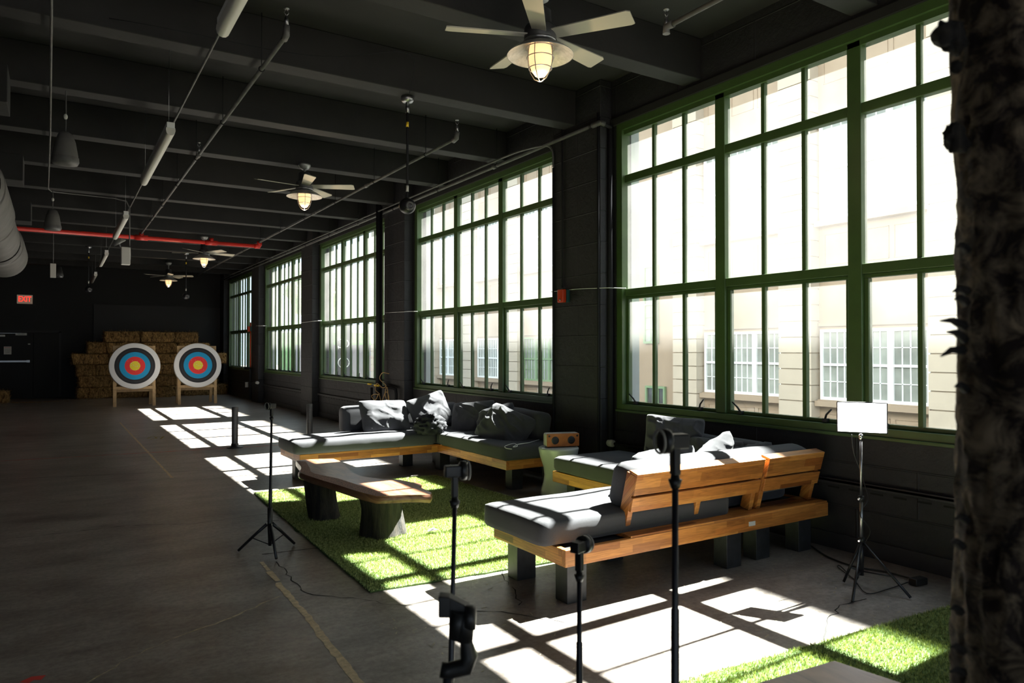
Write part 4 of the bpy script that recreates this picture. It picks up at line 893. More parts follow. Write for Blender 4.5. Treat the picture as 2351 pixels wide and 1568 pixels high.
# strip lights
cdr = thing('conduit', (1.03, 5, 3.9), 'thin conduit running above the row of strip lights', 'conduit')
MB().tube([(1.03, -5, 3.9), (1.03, 24, 3.9)], .010, 10).build('run', M['grey_pipe'], cdr)
def strip(y0, label):
    x, z = .88, 3.52; t = thing('strip_light', (x, y0+1.22, z), label, 'light', 'row of hanging strip lights')
    MB().box(x-.034, x+.034, y0, y0+2.44, z+.03, z+.085).build('housing', M['white'], t, bevel=.004)
    mb = MB(); prof = [(a_*.62, b_*.75+.008) for a_, b_ in ((-.062, .035), (-.066, .0), (-.055, -.035), (-.03, -.055), (0, -.06), (.03, -.055), (.055, -.035), (.066, 0), (.062, .035))]
    vs = [(x+a, y0+.005, z+b) for a, b in prof]+[(x+a, y0+2.435, z+b) for a, b in prof]; k = len(prof)
    mb.add(vs, [(i, i+k, i+k+1, i+1) for i in range(k-1)], True); mb.add(vs, [tuple(range(k)), tuple(range(2*k-1, k-1, -1)), (k-1, 2*k-1, k, 0)])
    mb.build('diffuser', M['lens_white'], t)
    for yy in (y0+.15, y0+2.29): MB().tube([(x, yy, z+.08), (x, yy, CZ)], .002, 6).build('suspension_wire', M['steel'], t)
for y0, lb in ((2.40, 'nearest strip light, cut off by the top edge of the photo'), (7.30, 'second strip light from the camera, big and white, upper left'), (12.36, 'third strip light from the camera, crossing in front of the red pipe'), (17.42, 'fourth strip light, small, beyond the red pipe'), (22.45, 'farthest tiny strip light near the far wall')): strip(y0, lb)
# hanging speakers
def hang_speaker(c, zt, label):
    x, y, z = c; t = thing('pendant_speaker', c, label, 'speaker', 'dark hanging speakers at the left')
    MB().lathe([(0, .155), (.03, .152), (.06, .13), (.085, .06), (.105, -.06), (.112, -.13), (.10, -.155), (0, -.155)], c, 32).build('body', M['duct'], t)
    MB().lathe([(.1125, -.09), (.116, -.13), (.104, -.158), (.03, -.162), (0, -.162)], c, 32).build('grille', M['grey_pipe'], t)
    MB().tube(smooth_path([(x, y, z+.15), (x+.003, y, z+.3), (x, y, zt)]), .006, 8).build('cord', M['grey_pipe'], t)
    MB().sphere((x, y, z+.30), .018, 10, 8, (1, 1, 1.6)).build('cord_knot', M['sign_white'], t)
hang_speaker((.059, 8.097, 3.43), CZ, 'larger dark hanging speaker near the left conduit')
hang_speaker((-.062, 12.785, 3.45), 3.9, 'smaller dark hanging speaker in front of the red pipe')
c = Vector((-.069, 17.17, 3.09)); t = thing('pendant_speaker', c, 'small pale box with a dark speaker behind, hanging far left on a rod', 'speaker')
MB().box(c.x-.05, c.x+.05, c.y-.04, c.y+.04, c.z-.14, c.z+.14).build('box', M['sign_white'], t, bevel=.004)
MB().lathe([(0, .12), (.05, .10), (.09, -.08), (.08, -.12), (0, -.12)], (c.x+.09, c.y+.14, c.z), 20).build('body', M['black_plastic'], t)
MB().tube([(c.x, c.y, c.z+.13), (c.x, c.y, CZ)], .008, 8).build('rod', M['grey_pipe'], t)
# pole cameras
def pole_globe(x, y, zb, label):
    t = thing('pole_camera', (x, y, zb), label, 'camera', 'dark globes hanging on poles')
    MB().tube([(x, y, SOF-.07), (x, y, zb+.05)], .012, 10).build('pole', M['black_pipe'], t)
    MB().lathe([(0, 0), (.062, 0), (.065, -.03), (.05, -.055), (0, -.06)], (x, y, SOF), 24).build('ceiling_box', M['steel'], t)
    MB().tube([(x, y, SOF-.16), (x, y, SOF-.06)], .018, 10).build('fitting', M['steel'], t)
    MB().tube([(x, y, SOF-.30), (x, y, SOF-.25)], .0135, 10).build('tape_band', M['yellow'], t)
    MB().tube([(x, y, zb+.14), (x, y, zb+.20)], .0135, 10).build('label_band', M['sign_white'], t)
    MB().sphere((x, y, zb), .082, 26, 16, (1, 1, .95)).build('globe', M['black_metal'], t)
    d = Vector((-x, -y, 0)).normalized()+Vector((.35, -.1, -.1)); d.normalize()
    MB().lathe([(0, .0), (.022, .0), (.026, .004), (.042, .004), (.045, -.004), (.048, -.02)], Vector((x, y, zb))+d*.078, 22, d).build('lens_ring', M['galv_dark'], t)
pole_globe(2.892, 6.50, 2.906, 'black globe on a long ceiling pole with yellow tape, in front of the second window')
pole_globe(2.777, 19.95, 2.862, 'small globe on a ceiling pole above the right archery target')
pole_globe(.633, 19.95, 2.942, 'small globe on a ceiling pole left of the hanging strip lights')
# duct, left edge
D1 = thing('air_duct', (-.80, 9, 3.1), 'round dark spiral air duct along the left edge', 'duct')
yy = 4.0; k = 0
while yy < 13.4:
    ln = 2.3
    rr = .36 if k % 2 == 0 else .33
    prof = [(rr-.03, 0), (rr-.005, .10), (rr, .16)]+[(rr+.004*(i % 2), .16+(ln-.32)*i/24) for i in range(25)]+[(rr, ln-.16), (rr-.005, ln-.10), (rr-.03, ln)]
    MB().lathe(prof, (-.80, yy, 3.12), 40, (0, 1, 0)).build('duct_section', M['duct'], D1)
    yy += ln; k += 1
for y_ in (7.3, 10.6, 13.9):
    MB().box(-1.3, -.36, y_, y_+.45, 3.56, 3.88).build('take_off_box', M['beam'], D1, bevel=.006)
MB().lathe([(.0, .42), (.26, .42), (.30, .35), (.30, -.2), (.26, -.25)], (-.95, 6.2, 3.55), 32, (0, 1, 0)).build('duct_branch', M['duct'], D1)
# ceiling wires
solo(MB().tube(smooth_path([at(100, 20, z=CZ-.02), at(330, 55, z=3.97), at(640, 117, z=3.93), at(780, 130, z=3.90), at(940, 124, z=3.99), at(940, 215, z=3.96)]), .003, 6), 'wire', M['black_pipe'], (1.5, 5, 3.95), 'thin wire sagging below the ceiling towards the pole camera', 'wire')

# ------------------------------------------------------------------ things on the window wall
def alarm(x, y, z, label):
    t = thing('fire_alarm', (x, y, z), label, 'alarm', 'red alarm boxes on the pillars')
    MB().box(x-.10, x-.045, y-.055, y+.05, z-.075, z+.075).build('cover', M['red_deep'], t, bevel=.012)
    MB().box(x-.045, x, y-.06, y+.055, z-.07, z+.07).build('back_box', M['teal'], t, bevel=.006)
    MB().lathe([(0, .004), (.012, .003), (.013, 0)], (x-.102, y-.01, z-.045), 14, (-1, 0, 0)).build('button', M['steel'], t)
alarm(4.83, 6.50, 2.10, 'red fire alarm box on the pillar left of the largest window')
alarm(4.83, 21.99, 2.11, 'tiny far red alarm box on the pillar before the last window')
solo(MB().tube([(4.80, 21.95, 2.3), (4.80, 21.95, .9)], .018, 10), 'red_conduit', M['red_deep'], (4.80, 21.95, .9), 'thin red vertical pipe below the far alarm box', 'pipe')
cabp = []
for k in range(5):
    y1 = Y0+PITCH*k
    cabp += [(XW-.02, y1-.1, 2.145), (XW-.03, y1, 2.13), (XP-.005, y1+.09, 2.11), (XP-.006, y1+.5, 2.10), (XP-.005, y1+.93, 2.10), (XW-.03, y1+1.03, 2.12)] if k < 4 else []
cabp = [at(1437, 662, x=XW-.02), at(1405, 661, x=4.86), at(1385, 661, x=XP-.008), at(1320, 664, x=XP-.008), at(1266, 670, x=XP-.008)]
solo(MB().tube(smooth_path(cabp), .004, 6), 'cable', M['white'], cabp[2], 'thin white cable across the pillar with the red alarm box', 'cable')
cabp = [at(958, 715, x=XW-.02), at(940, 715, x=4.88), at(925, 716, x=XP-.008), at(885, 718, x=XP-.008)]
solo(MB().tube(smooth_path(cabp), .004, 6), 'cable', M['white'], cabp[2], 'thin white cable across the pillar behind the left sofa', 'cable')
cabp = [at(738, 736, x=XW-.02), at(725, 737, x=XP-.008), at(688, 741, x=XP-.008)]
solo(MB().tube(smooth_path(cabp), .005, 6), 'cable', M['white'], cabp[1], 'thin white cable across the bare pillar between the third and fourth windows', 'cable')
cabp = [at(612, 748, x=XW-.02), at(602, 748, x=XP-.01), at(588, 748, x=XP-.01)]
solo(MB().tube(smooth_path(cabp), .006, 6), 'cable', M['white'], cabp[1], 'short white cable on the farthest pillar', 'cable')
# riser with rope behind the left sofa
RY = 11.82; RX = 4.72
yard = MB().box(-40, XO, -60, YB-.31, -1.1, -.3).build('unseen_ground', M['yard']); struct(yard, 'dark unseen ground added outside the openings of the back wall', 'ground')  # added for the light entering from behind, kept dark to limit upward bounce
rz = thing('riser_pipe', (RX, RY, 0), 'thick black vertical pipe behind the left sofa, with yellow-handled valves', 'pipe')
MB().tube([(RX, RY, 0), (RX, RY, SOF+.1)], .045, 16).build('run', M['black_pipe'], rz)
MB().tube([(RX, RY, .86), (RX+.05, RY-.5, .86), (RX+.06, RY-.62, .84), (RX+.06, RY-.64, .76), (RX+.06, RY-.64, .0)], .025, 12).build('branch', M['black_pipe'], rz)
MB().tube([(RX-.05, RY+.18, .0), (RX-.05, RY+.18, .84)], .022, 10).build('branch', M['black_pipe'], rz)
MB().tube([(RX-.06, RY+.02, .885), (RX-.05, RY-.16, .885)], .016, 10).build('valve_handle', M['yellow'], rz)
MB().tube([(RX-.09, RY+.12, .90), (RX-.09, RY+.26, .90)], .015, 10).build('valve_handle', M['yellow'], rz)
MB().tube([(RX+.02, RY-.10, 0), (RX+.02, RY-.10, SOF)], .012, 8).build('conduit', M['black_pipe'], rz)
rng = random.Random(4)
rpth = []
for (u, v) in [(893,858),(878,856),(872,870),(886,885),(878,890),(866,880),(862,895),(872,905),(860,905),(853,910),(862,918),(870,905),(874,925),(868,940),(866,955),(874,930),(886,900),(893,915),(886,945),(882,960),(890,930),(884,905),(889,890),(893,945),(886,925)]:
    rpth.append(at(u, v, x=4.64+rng.uniform(-.03, .02)))
solo(MB().tube(smooth_path(rpth, 5), .007, 6), 'rope', M['rope'], rpth[3], 'tangled tan rope hanging on the black vertical pipe', 'rope')
# heater pipe with white knob
hp = thing('heater_valve', (4.93, 5.82, .52), 'white valve knob on a black pipe low on the wall', 'valve')
MB().tube([(4.93, 5.80, .52), (4.93, 4.6, .52)], .016, 10).build('pipe', M['black_pipe'], hp)
MB().lathe([(0, .075), (.034, .07), (.038, .06), (.038, .0), (.028, -.005), (0, -.005)], (4.93, 5.83, .52), 24, (0, 1, 0)).build('knob', M['sign_white'], hp)
# far corner pipes
fp = thing('corner_pipes', (4.72, 22.2, 0), 'small dark pipes with valves on the far pillar before the last window', 'pipe')
MB().tube([(4.75, 22.4, .95), (4.75, 21.75, .95), (4.75, 21.7, .9), (4.75, 21.7, .06)], .035, 10).build('run', M['black_pipe'], fp)
MB().tube([(4.75, 21.7, .58), (4.75, 20.9, .58)], .02, 10).build('branch', M['black_pipe'], fp)
MB().tube([(4.75, 20.95, .58), (4.75, 20.8, .58)], .04, 12).tube([(4.72, 22.05, .40), (4.72, 22.05, .55)], .045, 12).build('valve', M['sign_white'], fp)
# plastic hose stub on wall / outlet strip
solo(MB().box(4.945, 4.988, 2.2, 4.2, .505, .535), 'wall_rail', M['black_metal'], (4.96, 3.2, .5), 'narrow black rail along the wall behind the lit panel stand', 'rail', bevel=.003)

# ------------------------------------------------------------------ archery corner
def bale_mesh(L, Dp, H, seed):
    rng = np.random.default_rng(seed); mb = MB()
    bm = bmesh.new(); bmesh.ops.create_cube(bm, size=2)
    bmesh.ops.subdivide_edges(bm, edges=bm.edges[:], cuts=13, use_grid_fill=True)
    for v in bm.verts:
        c = v.co; p = Vector((c.x*L/2, c.y*Dp/2, c.z*H/2)); r = .05
        inn = Vector((max(-(L/2-r), min(L/2-r, p.x)), max(-(Dp/2-r), min(Dp/2-r, p.y)), max(-(H/2-r), min(H/2-r, p.z))))
        d = p-inn
        if d.length > 1e-6: p = inn+d.normalized()*r
        n = noise.noise(Vector((p.x*9, p.y*9, p.z*5))+Vector((seed, 0, 0))); n2 = noise.noise(p*26+Vector((seed, 3, 0)))
        p += p.normalized()*(.034*n+.022*n2)
        # string grooves
        for gx in (-L/6, L/6): p.z *= 1-.05*math.exp(-((p.x-gx)/.03)**2)
        v.co = p+Vector((0, 0, H/2))
    bm.verts.index_update(); mb.add([v.co.copy() for v in bm.verts], [tuple(v.index for v in f.verts) for f in bm.faces], False); bm.free()
    for _ in range(750):
        f = rng.integers(0, 5); u, v = rng.uniform(-1, 1, 2)
        if f == 0: p = Vector((u*L/2, -Dp/2, H/2+v*H/2)); nn = Vector((0, -1, 0))
        elif f == 1: p = Vector((u*L/2, v*Dp/2, H)); nn = Vector((0, 0, 1))
        elif f == 2: p = Vector((-L/2, u*Dp/2, H/2+v*H/2)); nn = Vector((-1, 0, 0))
        elif f == 3: p = Vector((L/2, u*Dp/2, H/2+v*H/2)); nn = Vector((1, 0, 0))
        else: p = Vector((u*L/2, -Dp/2, H/2+v*H/2)); nn = Vector((0, -1, 0))
        d = Vector(rng.normal(0, 1, 3)); d = (d-nn*d.dot(nn)*.6).normalized(); w = nn.cross(d).normalized()*.0045; l = rng.uniform(.03, .10)
        q = p+d*l+nn*rng.uniform(.0, .03); p = p-nn*.01
        mb.add([p-w, p+w, q+w*.5, q-w*.5], [(0, 1, 2, 3)])
    return mb
protoL = [bale_mesh(.97, .5, .338, s).build('hay_bale', M['hay']) for s in (1, 2, 3)]
protoS = [bale_mesh(.48, .5, .338, s).build('hay_bale', M['hay']) for s in (4, 5)]
used = set()
rowname = ['bottom', 'second', 'third', 'fourth', 'fifth', 'top']
rows_ = [
 [(.52, 1), (1.52, 1), (2.52, 1), (3.52, 1), (4.38, 0)],
 [(.56, 1), (1.57, 1), (2.58, 1), (3.59, 1)],
 [(.52, 0), (1.03, 0), (1.55, 1), (2.56, 1), (3.57, 1)],
 [(.38, 1), (1.39, 1), (2.40, 1), (3.41, 1), (4.34, 0)],
 [(.80, 0), (1.32, 1), (2.33, 1), (3.34, 1)],
 [(1.24, 1), (2.25, 1), (3.26, .72)]]
cnt = 0
for ri, row in enumerate(rows_):
    for bi, (x0, kind) in enumerate(row):
        L = .99 if kind else .50
        pr = protoL[cnt % 3] if kind else protoS[cnt % 2]
        if pr.name in used: b = pr.copy(); COL.objects.link(b)
        else: b = pr; used.add(pr.name)
        cnt += 1
        b.location = (x0+L/2*(kind if kind else 1), 25.92+random.uniform(-.06, .05), ri*.347)
        if kind and kind < 1: b.scale = (kind, 1, 1)
        b.rotation_euler = (0, 0, random.uniform(-.03, .03)+(PI if cnt % 2 else 0))
        nb = len(row); pos = 'leftmost' if bi == 0 else ('rightmost' if bi == nb-1 else ('second from the left' if bi == 1 else ('third from the left' if bi == 2 else 'fourth from the left')))
        tag(b, 'straw bale, %s row of the big stack, %s' % (rowname[ri], pos), 'hay bale', 'straw bales stacked against the far wall')
def extra_bale(src, loc, rz, label):
    b = src.copy(); COL.objects.link(b); b.location = loc; b.rotation_euler = (0, 0, rz); b.scale = (1, 1, 1); tag(b, label, 'hay bale'); 
    if 'group' in b: del b['group']
    return b
extra_bale(protoS[0], (2.84, 25.38, 0), .1, 'single low straw bale standing on the floor between the two targets')
extra_bale(protoS[1], (2.90, 25.40, .35), .0, 'bright-edged straw bale between the two targets, on the single low bale')
extra_bale(protoL[1], (-1.62, 24.9, 0), .12, 'lone straw bale cut off by the left edge of the photo')
st = MB(); rng = random.Random(5)
for _ in range(600):
    x = rng.gauss(-.6, .5) if _ % 2 else rng.uniform(.2, 4.5); y = rng.gauss(24.8, .15) if _ % 2 else rng.uniform(25.2, 25.65); a = rng.uniform(0, 6.28); l = rng.uniform(.02, .06)
    c, s = math.cos(a)*l, math.sin(a)*l; st.add([(x-c-s*.1, y-s+c*.1, .004), (x+c-s*.1, y+s+c*.1, .004), (x+c+s*.1, y+s-c*.1, .004), (x-c+s*.1, y-s-c*.1, .008)], [(0, 1, 2, 3)])
solo(st, 'loose_straw', M['hay'], (1, 25.2, 0), 'loose straw scattered on the floor before the bales', 'straw', kind='stuff')

def make_target(cx, y, cz, w, label, elabel):
    t = thing('archery_target', (cx, y-.05, cz), label, 'target', 'round archery targets')
    prof = [(0, 0), (.60, 0), (.61, .008), (.61, .11), (.60, .118), (0, .118)]
    o = MB().lathe([(r, z) for r, z in prof], (0, 0, 0), 72, (0, 1, 0)).build('target_face', M['target']); o.parent = t
    t.rotation_euler = (math.radians(-7), 0, 0)
    e = thing('target_easel', (cx, y+.1, 0), elabel, 'easel', 'pine easels of the archery targets')
    xa, xb = cx-w/2, cx+w/2
    for xx in (xa, xb):
        T = Matrix.Translation((xx, y-.02, 0))@Matrix.Rotation(math.radians(-7), 4, 'X')
        MB().box(-.04, .04, .0, .045, 0, 1.62, T).build('front_leg', M['pine'], e, bevel=.004)
        T2_ = Matrix.Translation((xx-.03*(1 if xx == xb else -1), y+.60, 0))@Matrix.Rotation(math.radians(15), 4, 'X')
        MB().box(-.04, .04, 0, .045, 0, 1.45, T2_).build('rear_leg', M['pine'], e, bevel=.004)
    T = Matrix.Translation((cx, y-.02, 0))@Matrix.Rotation(math.radians(-7), 4, 'X')
    MB().box(-w/2-.04, w/2+.04, -.001, .043, 1.54, 1.62, T).build('top_rail', M['pine'], e, bevel=.004)
    MB().box(-w/2-.04, w/2+.04, -.022, .0, .45, .53, T).build('shelf', M['pine'], e, bevel=.004)
    MB().box(-w/2, w/2, .52, .56, .36, .42, Matrix.Translation((cx, y-.02, 0))).build('cross_bar', M['pine'], e, bevel=.004)
make_target(1.76, 21.55, 1.075, .93, 'round archery target on the left easel', 'pine easel under the left archery target')
make_target(3.31, 21.55, 1.075, .93, 'round archery target on the right easel, nearer the windows', 'pine easel under the right archery target')

# far wall: panel, door, sign
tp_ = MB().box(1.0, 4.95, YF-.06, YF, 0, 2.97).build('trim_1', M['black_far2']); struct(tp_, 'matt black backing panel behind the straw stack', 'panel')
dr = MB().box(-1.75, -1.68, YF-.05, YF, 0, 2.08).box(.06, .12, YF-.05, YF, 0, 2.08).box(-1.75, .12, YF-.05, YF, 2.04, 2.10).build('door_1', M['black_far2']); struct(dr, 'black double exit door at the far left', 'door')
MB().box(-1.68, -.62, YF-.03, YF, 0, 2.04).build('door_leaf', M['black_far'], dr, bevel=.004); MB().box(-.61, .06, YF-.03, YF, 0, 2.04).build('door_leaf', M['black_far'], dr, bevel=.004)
MB().box(-1.60, -.78, YF-.10, YF-.05, 1.12, 1.17).box(-.78, -.70, YF-.10, YF-.03, 1.11, 1.18).box(-1.60, -1.52, YF-.10, YF-.03, 1.11, 1.18).build('push_bar', M['steel'], dr)
MB().box(-1.60, -.95, YF-.06, YF-.03, 2.0, 2.012).build('door_closer', M['steel'], dr)
def txt(s, size, loc, rot, mat, name, parent=None, ext=.004, align='CENTER'):
    cu = bpy.data.curves.new(name, 'FONT'); cu.body = s; cu.size = size; cu.extrude = ext; cu.align_x = align; cu.align_y = 'CENTER'
    o = bpy.data.objects.new(name, cu); COL.objects.link(o); bpy.context.view_layer.update()
    dg = bpy.context.evaluated_depsgraph_get(); me = bpy.data.meshes.new_from_object(o.evaluated_get(dg)); bpy.data.objects.remove(o)
    me.materials.clear(); me.materials.append(mat); m = bpy.data.objects.new(name, me); COL.objects.link(m)
    org = ORG.get(parent.name, Vector()) if parent else Vector(); m.location = Vector(loc)-org; m.rotation_euler = rot
    if parent: m.parent = parent
    ORG[m.name] = org
    return m
ex = thing('exit_sign', (-.84, YF-.05, 3.05), 'glowing red EXIT sign high on the far left wall', 'sign')
MB().box(-1.04, -.64, YF-.08, YF, 2.92, 3.19).build('plate', M['exit_plate'], ex, bevel=.006)
e_ = txt('EXIT', .235, (-.84, YF-.085, 3.055), (PI/2, 0, 0), M['exit_red'], 'lettering', ex, .004); e_.scale = (.70, 1, 1)
for v_ in e_.data.vertices: pass
def placard(x0, x1, z0, z1, label, lines=()):
    t = thing('door_sign', ((x0+x1)/2, YF-.04, z0), label, 'sign')
    MB().box(x0, x1, YF-.045, YF-.031, z0, z1).build('plate', M['sign_white'], t)
    for s, sz, z, m in lines: txt(s, sz, ((x0+x1)/2, YF-.047, z), (PI/2, 0, 0), M[m], 'lettering', t, .001)
placard(-1.36, -1.17, 1.36, 1.60, 'small white notice with red heading on the exit door', (('NOTICE', .045, 1.565, 'red'), ('THIS DOOR', .03, 1.51, 'black_plastic'), ('TO REMAIN', .03, 1.465, 'black_plastic'), ('CLOSED', .03, 1.42, 'black_plastic')))
placard(-1.07, -.78, 1.945, 2.015, 'narrow white label strip above the exit door leaf, right one', (('FIRE EXIT', .045, 1.98, 'black_plastic'),))
placard(-1.60, -1.33, 1.90, 1.955, 'narrow white label strip at the left edge of the photo')
placard(-.75, -.69, 1.66, 1.69, 'tiny pale sticker on the dark far wall, right of the door notice')

# ------------------------------------------------------------------ tree trunk, right edge
TC = at(2425, 800, d=1.32); TX, TY = TC.x, TC.y
tr = thing('tree_trunk', (TX, TY, 0), 'rough bark tree trunk filling the right edge of the photo', 'tree')
tm = MB(); seg, rg = 96, 220; vs = []
for i in range(rg+1):
    z = CZ*i/rg
    for k in range(seg):
        a = 2*PI*k/seg; d = Vector((math.cos(a)*1.2, math.sin(a)*1.2, z*1.6))
        r = .160+.012*(1.5-z)*.4+.010*noise.noise(d*1.4)+.008*noise.noise(d*5)+.006*noise.noise(Vector((d.x*9, d.y*9, z*30)))
        vs.append((TX+r*math.cos(a), TY+r*math.sin(a), z))
tm.add(vs, [(i*seg+k, i*seg+(k+1) % seg, (i+1)*seg+(k+1) % seg, (i+1)*seg+k) for i in range(rg) for k in range(seg)], True)
tm.build('trunk', M['birch'], tr)
def knob(u, v, sx, sz, seed, dz=0):
    """bark burr or curl on the trunk's left flank"""
    c = at(u, v, d=1.32); mb = MB(); vs = []; s2, r2 = 16, 10
    for i in range(r2+1):
        th = PI*i/r2
        for k in range(s2):
            a = 2*PI*k/s2; d = Vector((math.sin(th)*math.cos(a), math.sin(th)*math.sin(a), math.cos(th)))
            r = 1+.45*noise.noise(d*2.2+Vector((seed, 0, 0)))+.2*noise.noise(d*6+Vector((seed, 0, 0)))
            p = _R*(d.x*sx*r)+_F*(d.y*sx*r)+Vector((0, 0, d.z*sz*r+dz*d.x)); vs.append(c+p)
    mb.add(vs, [(i*s2+k, (i+1)*s2+k, (i+1)*s2+(k+1) % s2, i*s2+(k+1) % s2) for i in range(r2) for k in range(s2)], True); return mb
for args in ((2176, 80, .026, .024, 1), (2192, 95, .02, .022, 2), (2190, 310, .018, .022, 3), (2200, 330, .018, .018, 4), (2195, 155, .010, .012, 5)):
    knob(*args).build('bark_burr', M['stump'], tr)
for (u, v, l, up) in ((2205, 665, 18, -.3), (2200, 745, 42, .2), (2196, 800, 36, -.5), (2200, 775, 26, .5), (2203, 690, 12, .2), (2195, 1490, 14, .3), (2205, 570, 8, .4), (2204, 1190, 12, -.2), (2193, 1250, 12, .4), (2202, 890, 10, .2), (2196, 1540, 16, -.2), (2190, 1400, 8, .2)):
    a = at(u+14, v+4, d=1.31); b_ = at(u-l, v-l*up, d=1.28); m1 = a.lerp(b_, .5)+Vector((0, 0, .006))
    MB().tube([a, m1, b_], [.009, .006, .0015], 6).build('bark_curl', M['stump'], tr)

# ------------------------------------------------------------------ outside: the street and the house opposite
gr = MB().box(XO, 60, -30, 120, -1.3, -1.0).build('street_ground', M['road']); struct(gr, 'grey street surface outside the windows', 'street')
XF = 16.0; HB = 12.74
BL = thing('opposite_building', (XF, 15, -1), 'cream rendered building with white grid windows across the street', 'building')
BAY = .2365*XF
MB().box(XF+.12, XF+8, -10, 41.5, -1, HB).build('wall', M['facade'], BL)
MB().box(XF-.35, XF+8, -10.2, 41.7, HB, HB+.5).build('cornice', M['facade_pier'], BL)
MB().box(XF+.0, XF+9, 20.9, 41.6, HB+.5, 17.5).build('sun_block_storey', M['facade'], BL)  # unseen block added to keep the sun off the farthest window
y_starts = []
yb_ = .992*XF
for k in range(-7, 1): y_starts.append(yb_+BAY*k)
y2 = 1.42*XF
for k in range(0, 6): y_starts.append(y2-.95+BAY*k)
PW = .95
for ys in y_starts:
    mb = MB(); z = -1.0
    while z < HB-.01:
        h = min(.40, HB-z); mb.box(XF-.22, XF+.12, ys-PW, ys, z+.03, z+h); mb.box(XF-.17, XF+.12, ys-PW+.03, ys-.03, z, z+.03); z += .40
    mb.build('pier', M['facade_pier'], BL)
def far_window(ya, yb, z0, z1, m='frame_white', cols=4, rows=2, pane='pane_grey'):
    fr = MB(); x = XF+.02; t = .07
    fr.box(x, x+.08, ya, yb, z0, z0+t); fr.box(x, x+.08, ya, yb, z1-t, z1); fr.box(x, x+.08, ya, ya+t, z0+t, z1-t); fr.box(x, x+.08, yb-t, yb, z0+t, z1-t)
    zm = (z0+z1)/2; fr.box(x, x+.06, ya+t, yb-t, zm-.03, zm+.03)
    for k in range(1, cols): yy = ya+t+(yb-ya-2*t)*k/cols; fr.box(x+.03, x+.06, yy-.013, yy+.013, z0+t, z1-t)
    for za, zb in ((z0+t, zm-.03), (zm+.03, z1-t)):
        for k in range(1, rows): zz = za+(zb-za)*k/rows; fr.box(x+.03, x+.06, ya+t, yb-t, zz-.011, zz+.011)
    o = fr.build('window', M[m], BL); MB().box(x+.055, x+.075, ya+.02, yb-.02, z0+.02, z1-.02).build('pane', M[pane], o)
def bay_windows(ya, yb, z0, z1, full=True, m='frame_white', n=3):
    w = (yb-ya-.16)/n
    for k in range(n): far_window(ya+.08+w*k, ya+.08+w*(k+1)-.001, z0, z1, m, 4 if full else 3, 2 if full else 1)
    s = MB().box(XF-.12, XF+.12, ya+.02, yb-.02, z0-.16, z0-.03).box(XF-.02, XF+.12, ya+.03, yb-.03, z0-.029, z0-.001)
    s.build('sill', M['facade'], BL)
    pn = MB(); k = 3; ww = (yb-ya-.2)/k
    for j in range(k):
        a, b = ya+.1+ww*j+.06, ya+.1+ww*(j+1)-.06
        for q in ((a, b, z0-.36, z0-.345), (a, b, z0-1.1, z0-1.085), (a, a+.015, z0-1.1, z0-.345), (b-.015, b, z0-1.1, z0-.345)): pn.box(XF+.10, XF+.125, *q)
    pn.build('panel_moulding', M['facade'], BL)
ys_all = sorted(y_starts)
for i in range(len(ys_all)-1):
    ya, yb = ys_all[i], ys_all[i+1]-PW
    if yb < -6 or yb-ya < 2: continue
    if abs(ya-yb_) < .01: continue
    gm = 'green_pale' if i == 11 else 'frame_white'
    for z0, z1, full in ((.27, 2.0, True), (4.7, 7.2, False), (9.2, 11.6, False)):
        bay_windows(ya, yb, z0, z1, full, 'green_pale' if (z0 < 1 and abs(ya-(y2-.95)) < .1) else 'frame_white')
    sp = MB().box(XF+.04, XF+.14, ya+.02, yb-.02, 2.08, 2.16)
    sp.build('lintel_band', M['facade'], BL)
far_window(1.05*XF, 1.09*XF, 1.7, 4.2, 'green_pale', 2, 3); far_window(1.03*XF, 1.085*XF, -1.0, .35, 'green_pale', 3, 1, 'pane_dark')
# green works shed and trees at the street's end
solo(MB().box(16, 30, 58, 62, -1, 2.9), 'works_hoarding', M['green_net'], (22, 60, -1), 'pale green hoarding at the end of the street, seen through the third window', 'hoarding')
solo(MB().box(16, 30, 56.5, 58, -1, 1.9), 'low_building', M['banner'], (22, 57, -1), 'low dark building in front of the green hoarding outside', 'building')
def tree_far(x, y, h, r, label, seed):
    t = thing('street_tree', (x, y, -1), label, 'tree'); MB().tube([(x, y, -1), (x, y, h-r)], .18, 10).build('trunk', M['stump'], t)
    vs = []; s2, r2 = 28, 18
    for i in range(r2+1):
        th = PI*i/r2
        for k in range(s2):
            a = 2*PI*k/s2; d = Vector((math.sin(th)*math.cos(a), math.sin(th)*math.sin(a), math.cos(th))); rr = r*(1+.35*noise.noise(d*2+Vector((seed, 0, 0)))+.25*noise.noise(d*6+Vector((seed, 0, 0))))
            vs.append((x+d.x*rr, y+d.y*rr, h+d.z*rr*.9))
    MB().add(vs, [(i*s2+k, (i+1)*s2+k, (i+1)*s2+(k+1) % s2, i*s2+(k+1) % s2) for i in range(r2) for k in range(s2)], False).build('crown', M['leafy'], t)
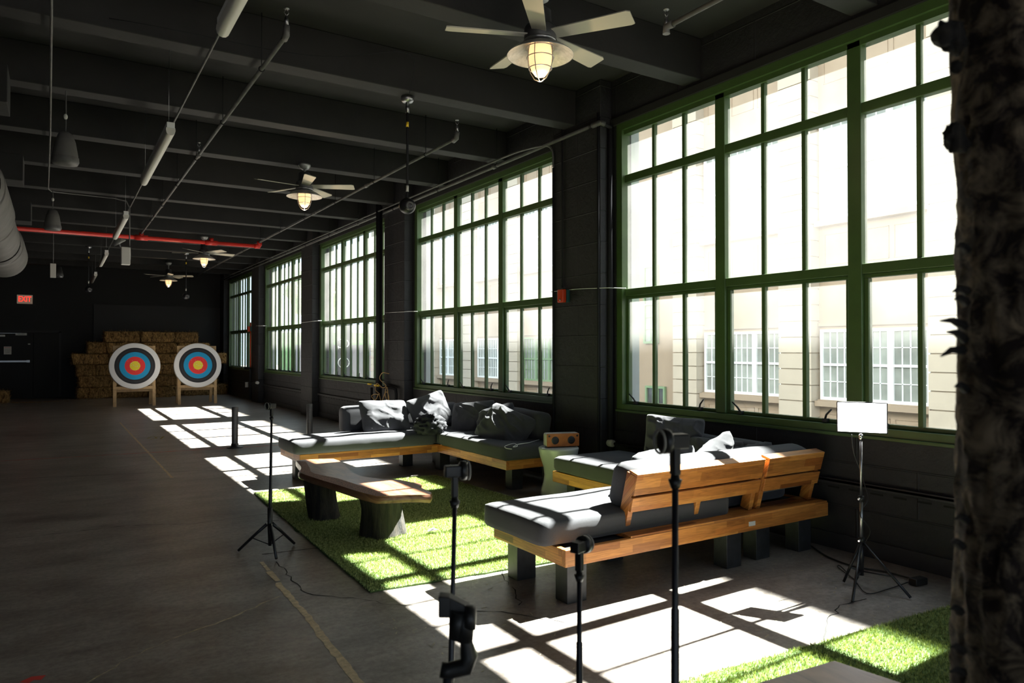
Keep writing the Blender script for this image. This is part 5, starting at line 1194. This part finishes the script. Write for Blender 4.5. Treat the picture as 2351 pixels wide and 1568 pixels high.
tree_far(20.5, 66, 6.5, 2.6, 'green street tree behind the hoarding at the end of the street', 1)
#tree_far(14.5, 70, 7, 2.8, 'green street tree left of the hoarding, far down the street', 2)
# banner on the outside of this building
by = 17.0; b0 = at(772, 800, y=by); b1 = at(805, 800, y=by); bxc = (b0.x+b1.x)/2
bn = thing('blade_banner', (bxc, by, .3), 'grey hanging banner with white letters outside the third window', 'banner')
MB().box(b0.x, b1.x, by, by+.04, .2, 3.6).build('cloth', M['banner'], bn)
MB().tube([(XO, by+.02, 3.6), (b1.x, by+.02, 3.6)], .02, 8).tube([(XO, by+.02, .22), (b1.x, by+.02, .22)], .02, 8).build('bracket', M['black_metal'], bn)
def ell(c0, rx, rz, a0, a1, n=28): return [(c0[0]+rx*math.cos(a0+(a1-a0)*i/n), by-.012, c0[1]+rz*math.sin(a0+(a1-a0)*i/n)) for i in range(n+1)]
zo = at(788, 833, y=by).z; wq = (b1.x-b0.x)
MB().tube(ell((bxc, zo), wq*.38, .125, 0, 2*PI), .014, 6).build('letter', M['white'], bn)
zu = at(788, 789, y=by).z
MB().tube([(bxc-wq*.36, by-.012, zu+.10), (bxc, by-.012, zu+.10)]+ell((bxc, zu), wq*.36, .10, PI/2, -PI/2)+[(bxc-wq*.36, by-.012, zu-.10)], .014, 6).tube([(bxc-wq*.36, by-.012, zu+.06), (bxc-wq*.36, by-.012, zu+.14)], .012, 6).tube([(bxc-wq*.36, by-.012, zu-.14), (bxc-wq*.36, by-.012, zu-.06)], .012, 6).build('letter', M['white'], bn)
# small people and cone in the street, seen through the third window
q = at(818, 850, y=36); z0 = -1.0
cn = thing('traffic_cone', (q.x-.15, 34, z0), 'orange traffic cone in the street, through the third window', 'cone')
MB().lathe([(0, .0), (.25, .0), (.25, .04), (.16, .05), (.03, .75), (0, .76)], (q.x-.15, 34, z0), 20).build('body', M['orange'], cn)
MB().lathe([(.125, .26), (.085, .45)], (q.x-.15, 34, z0), 20).build('stripe', M['white'], cn)
print('OBJECTS', len(bpy.data.objects))
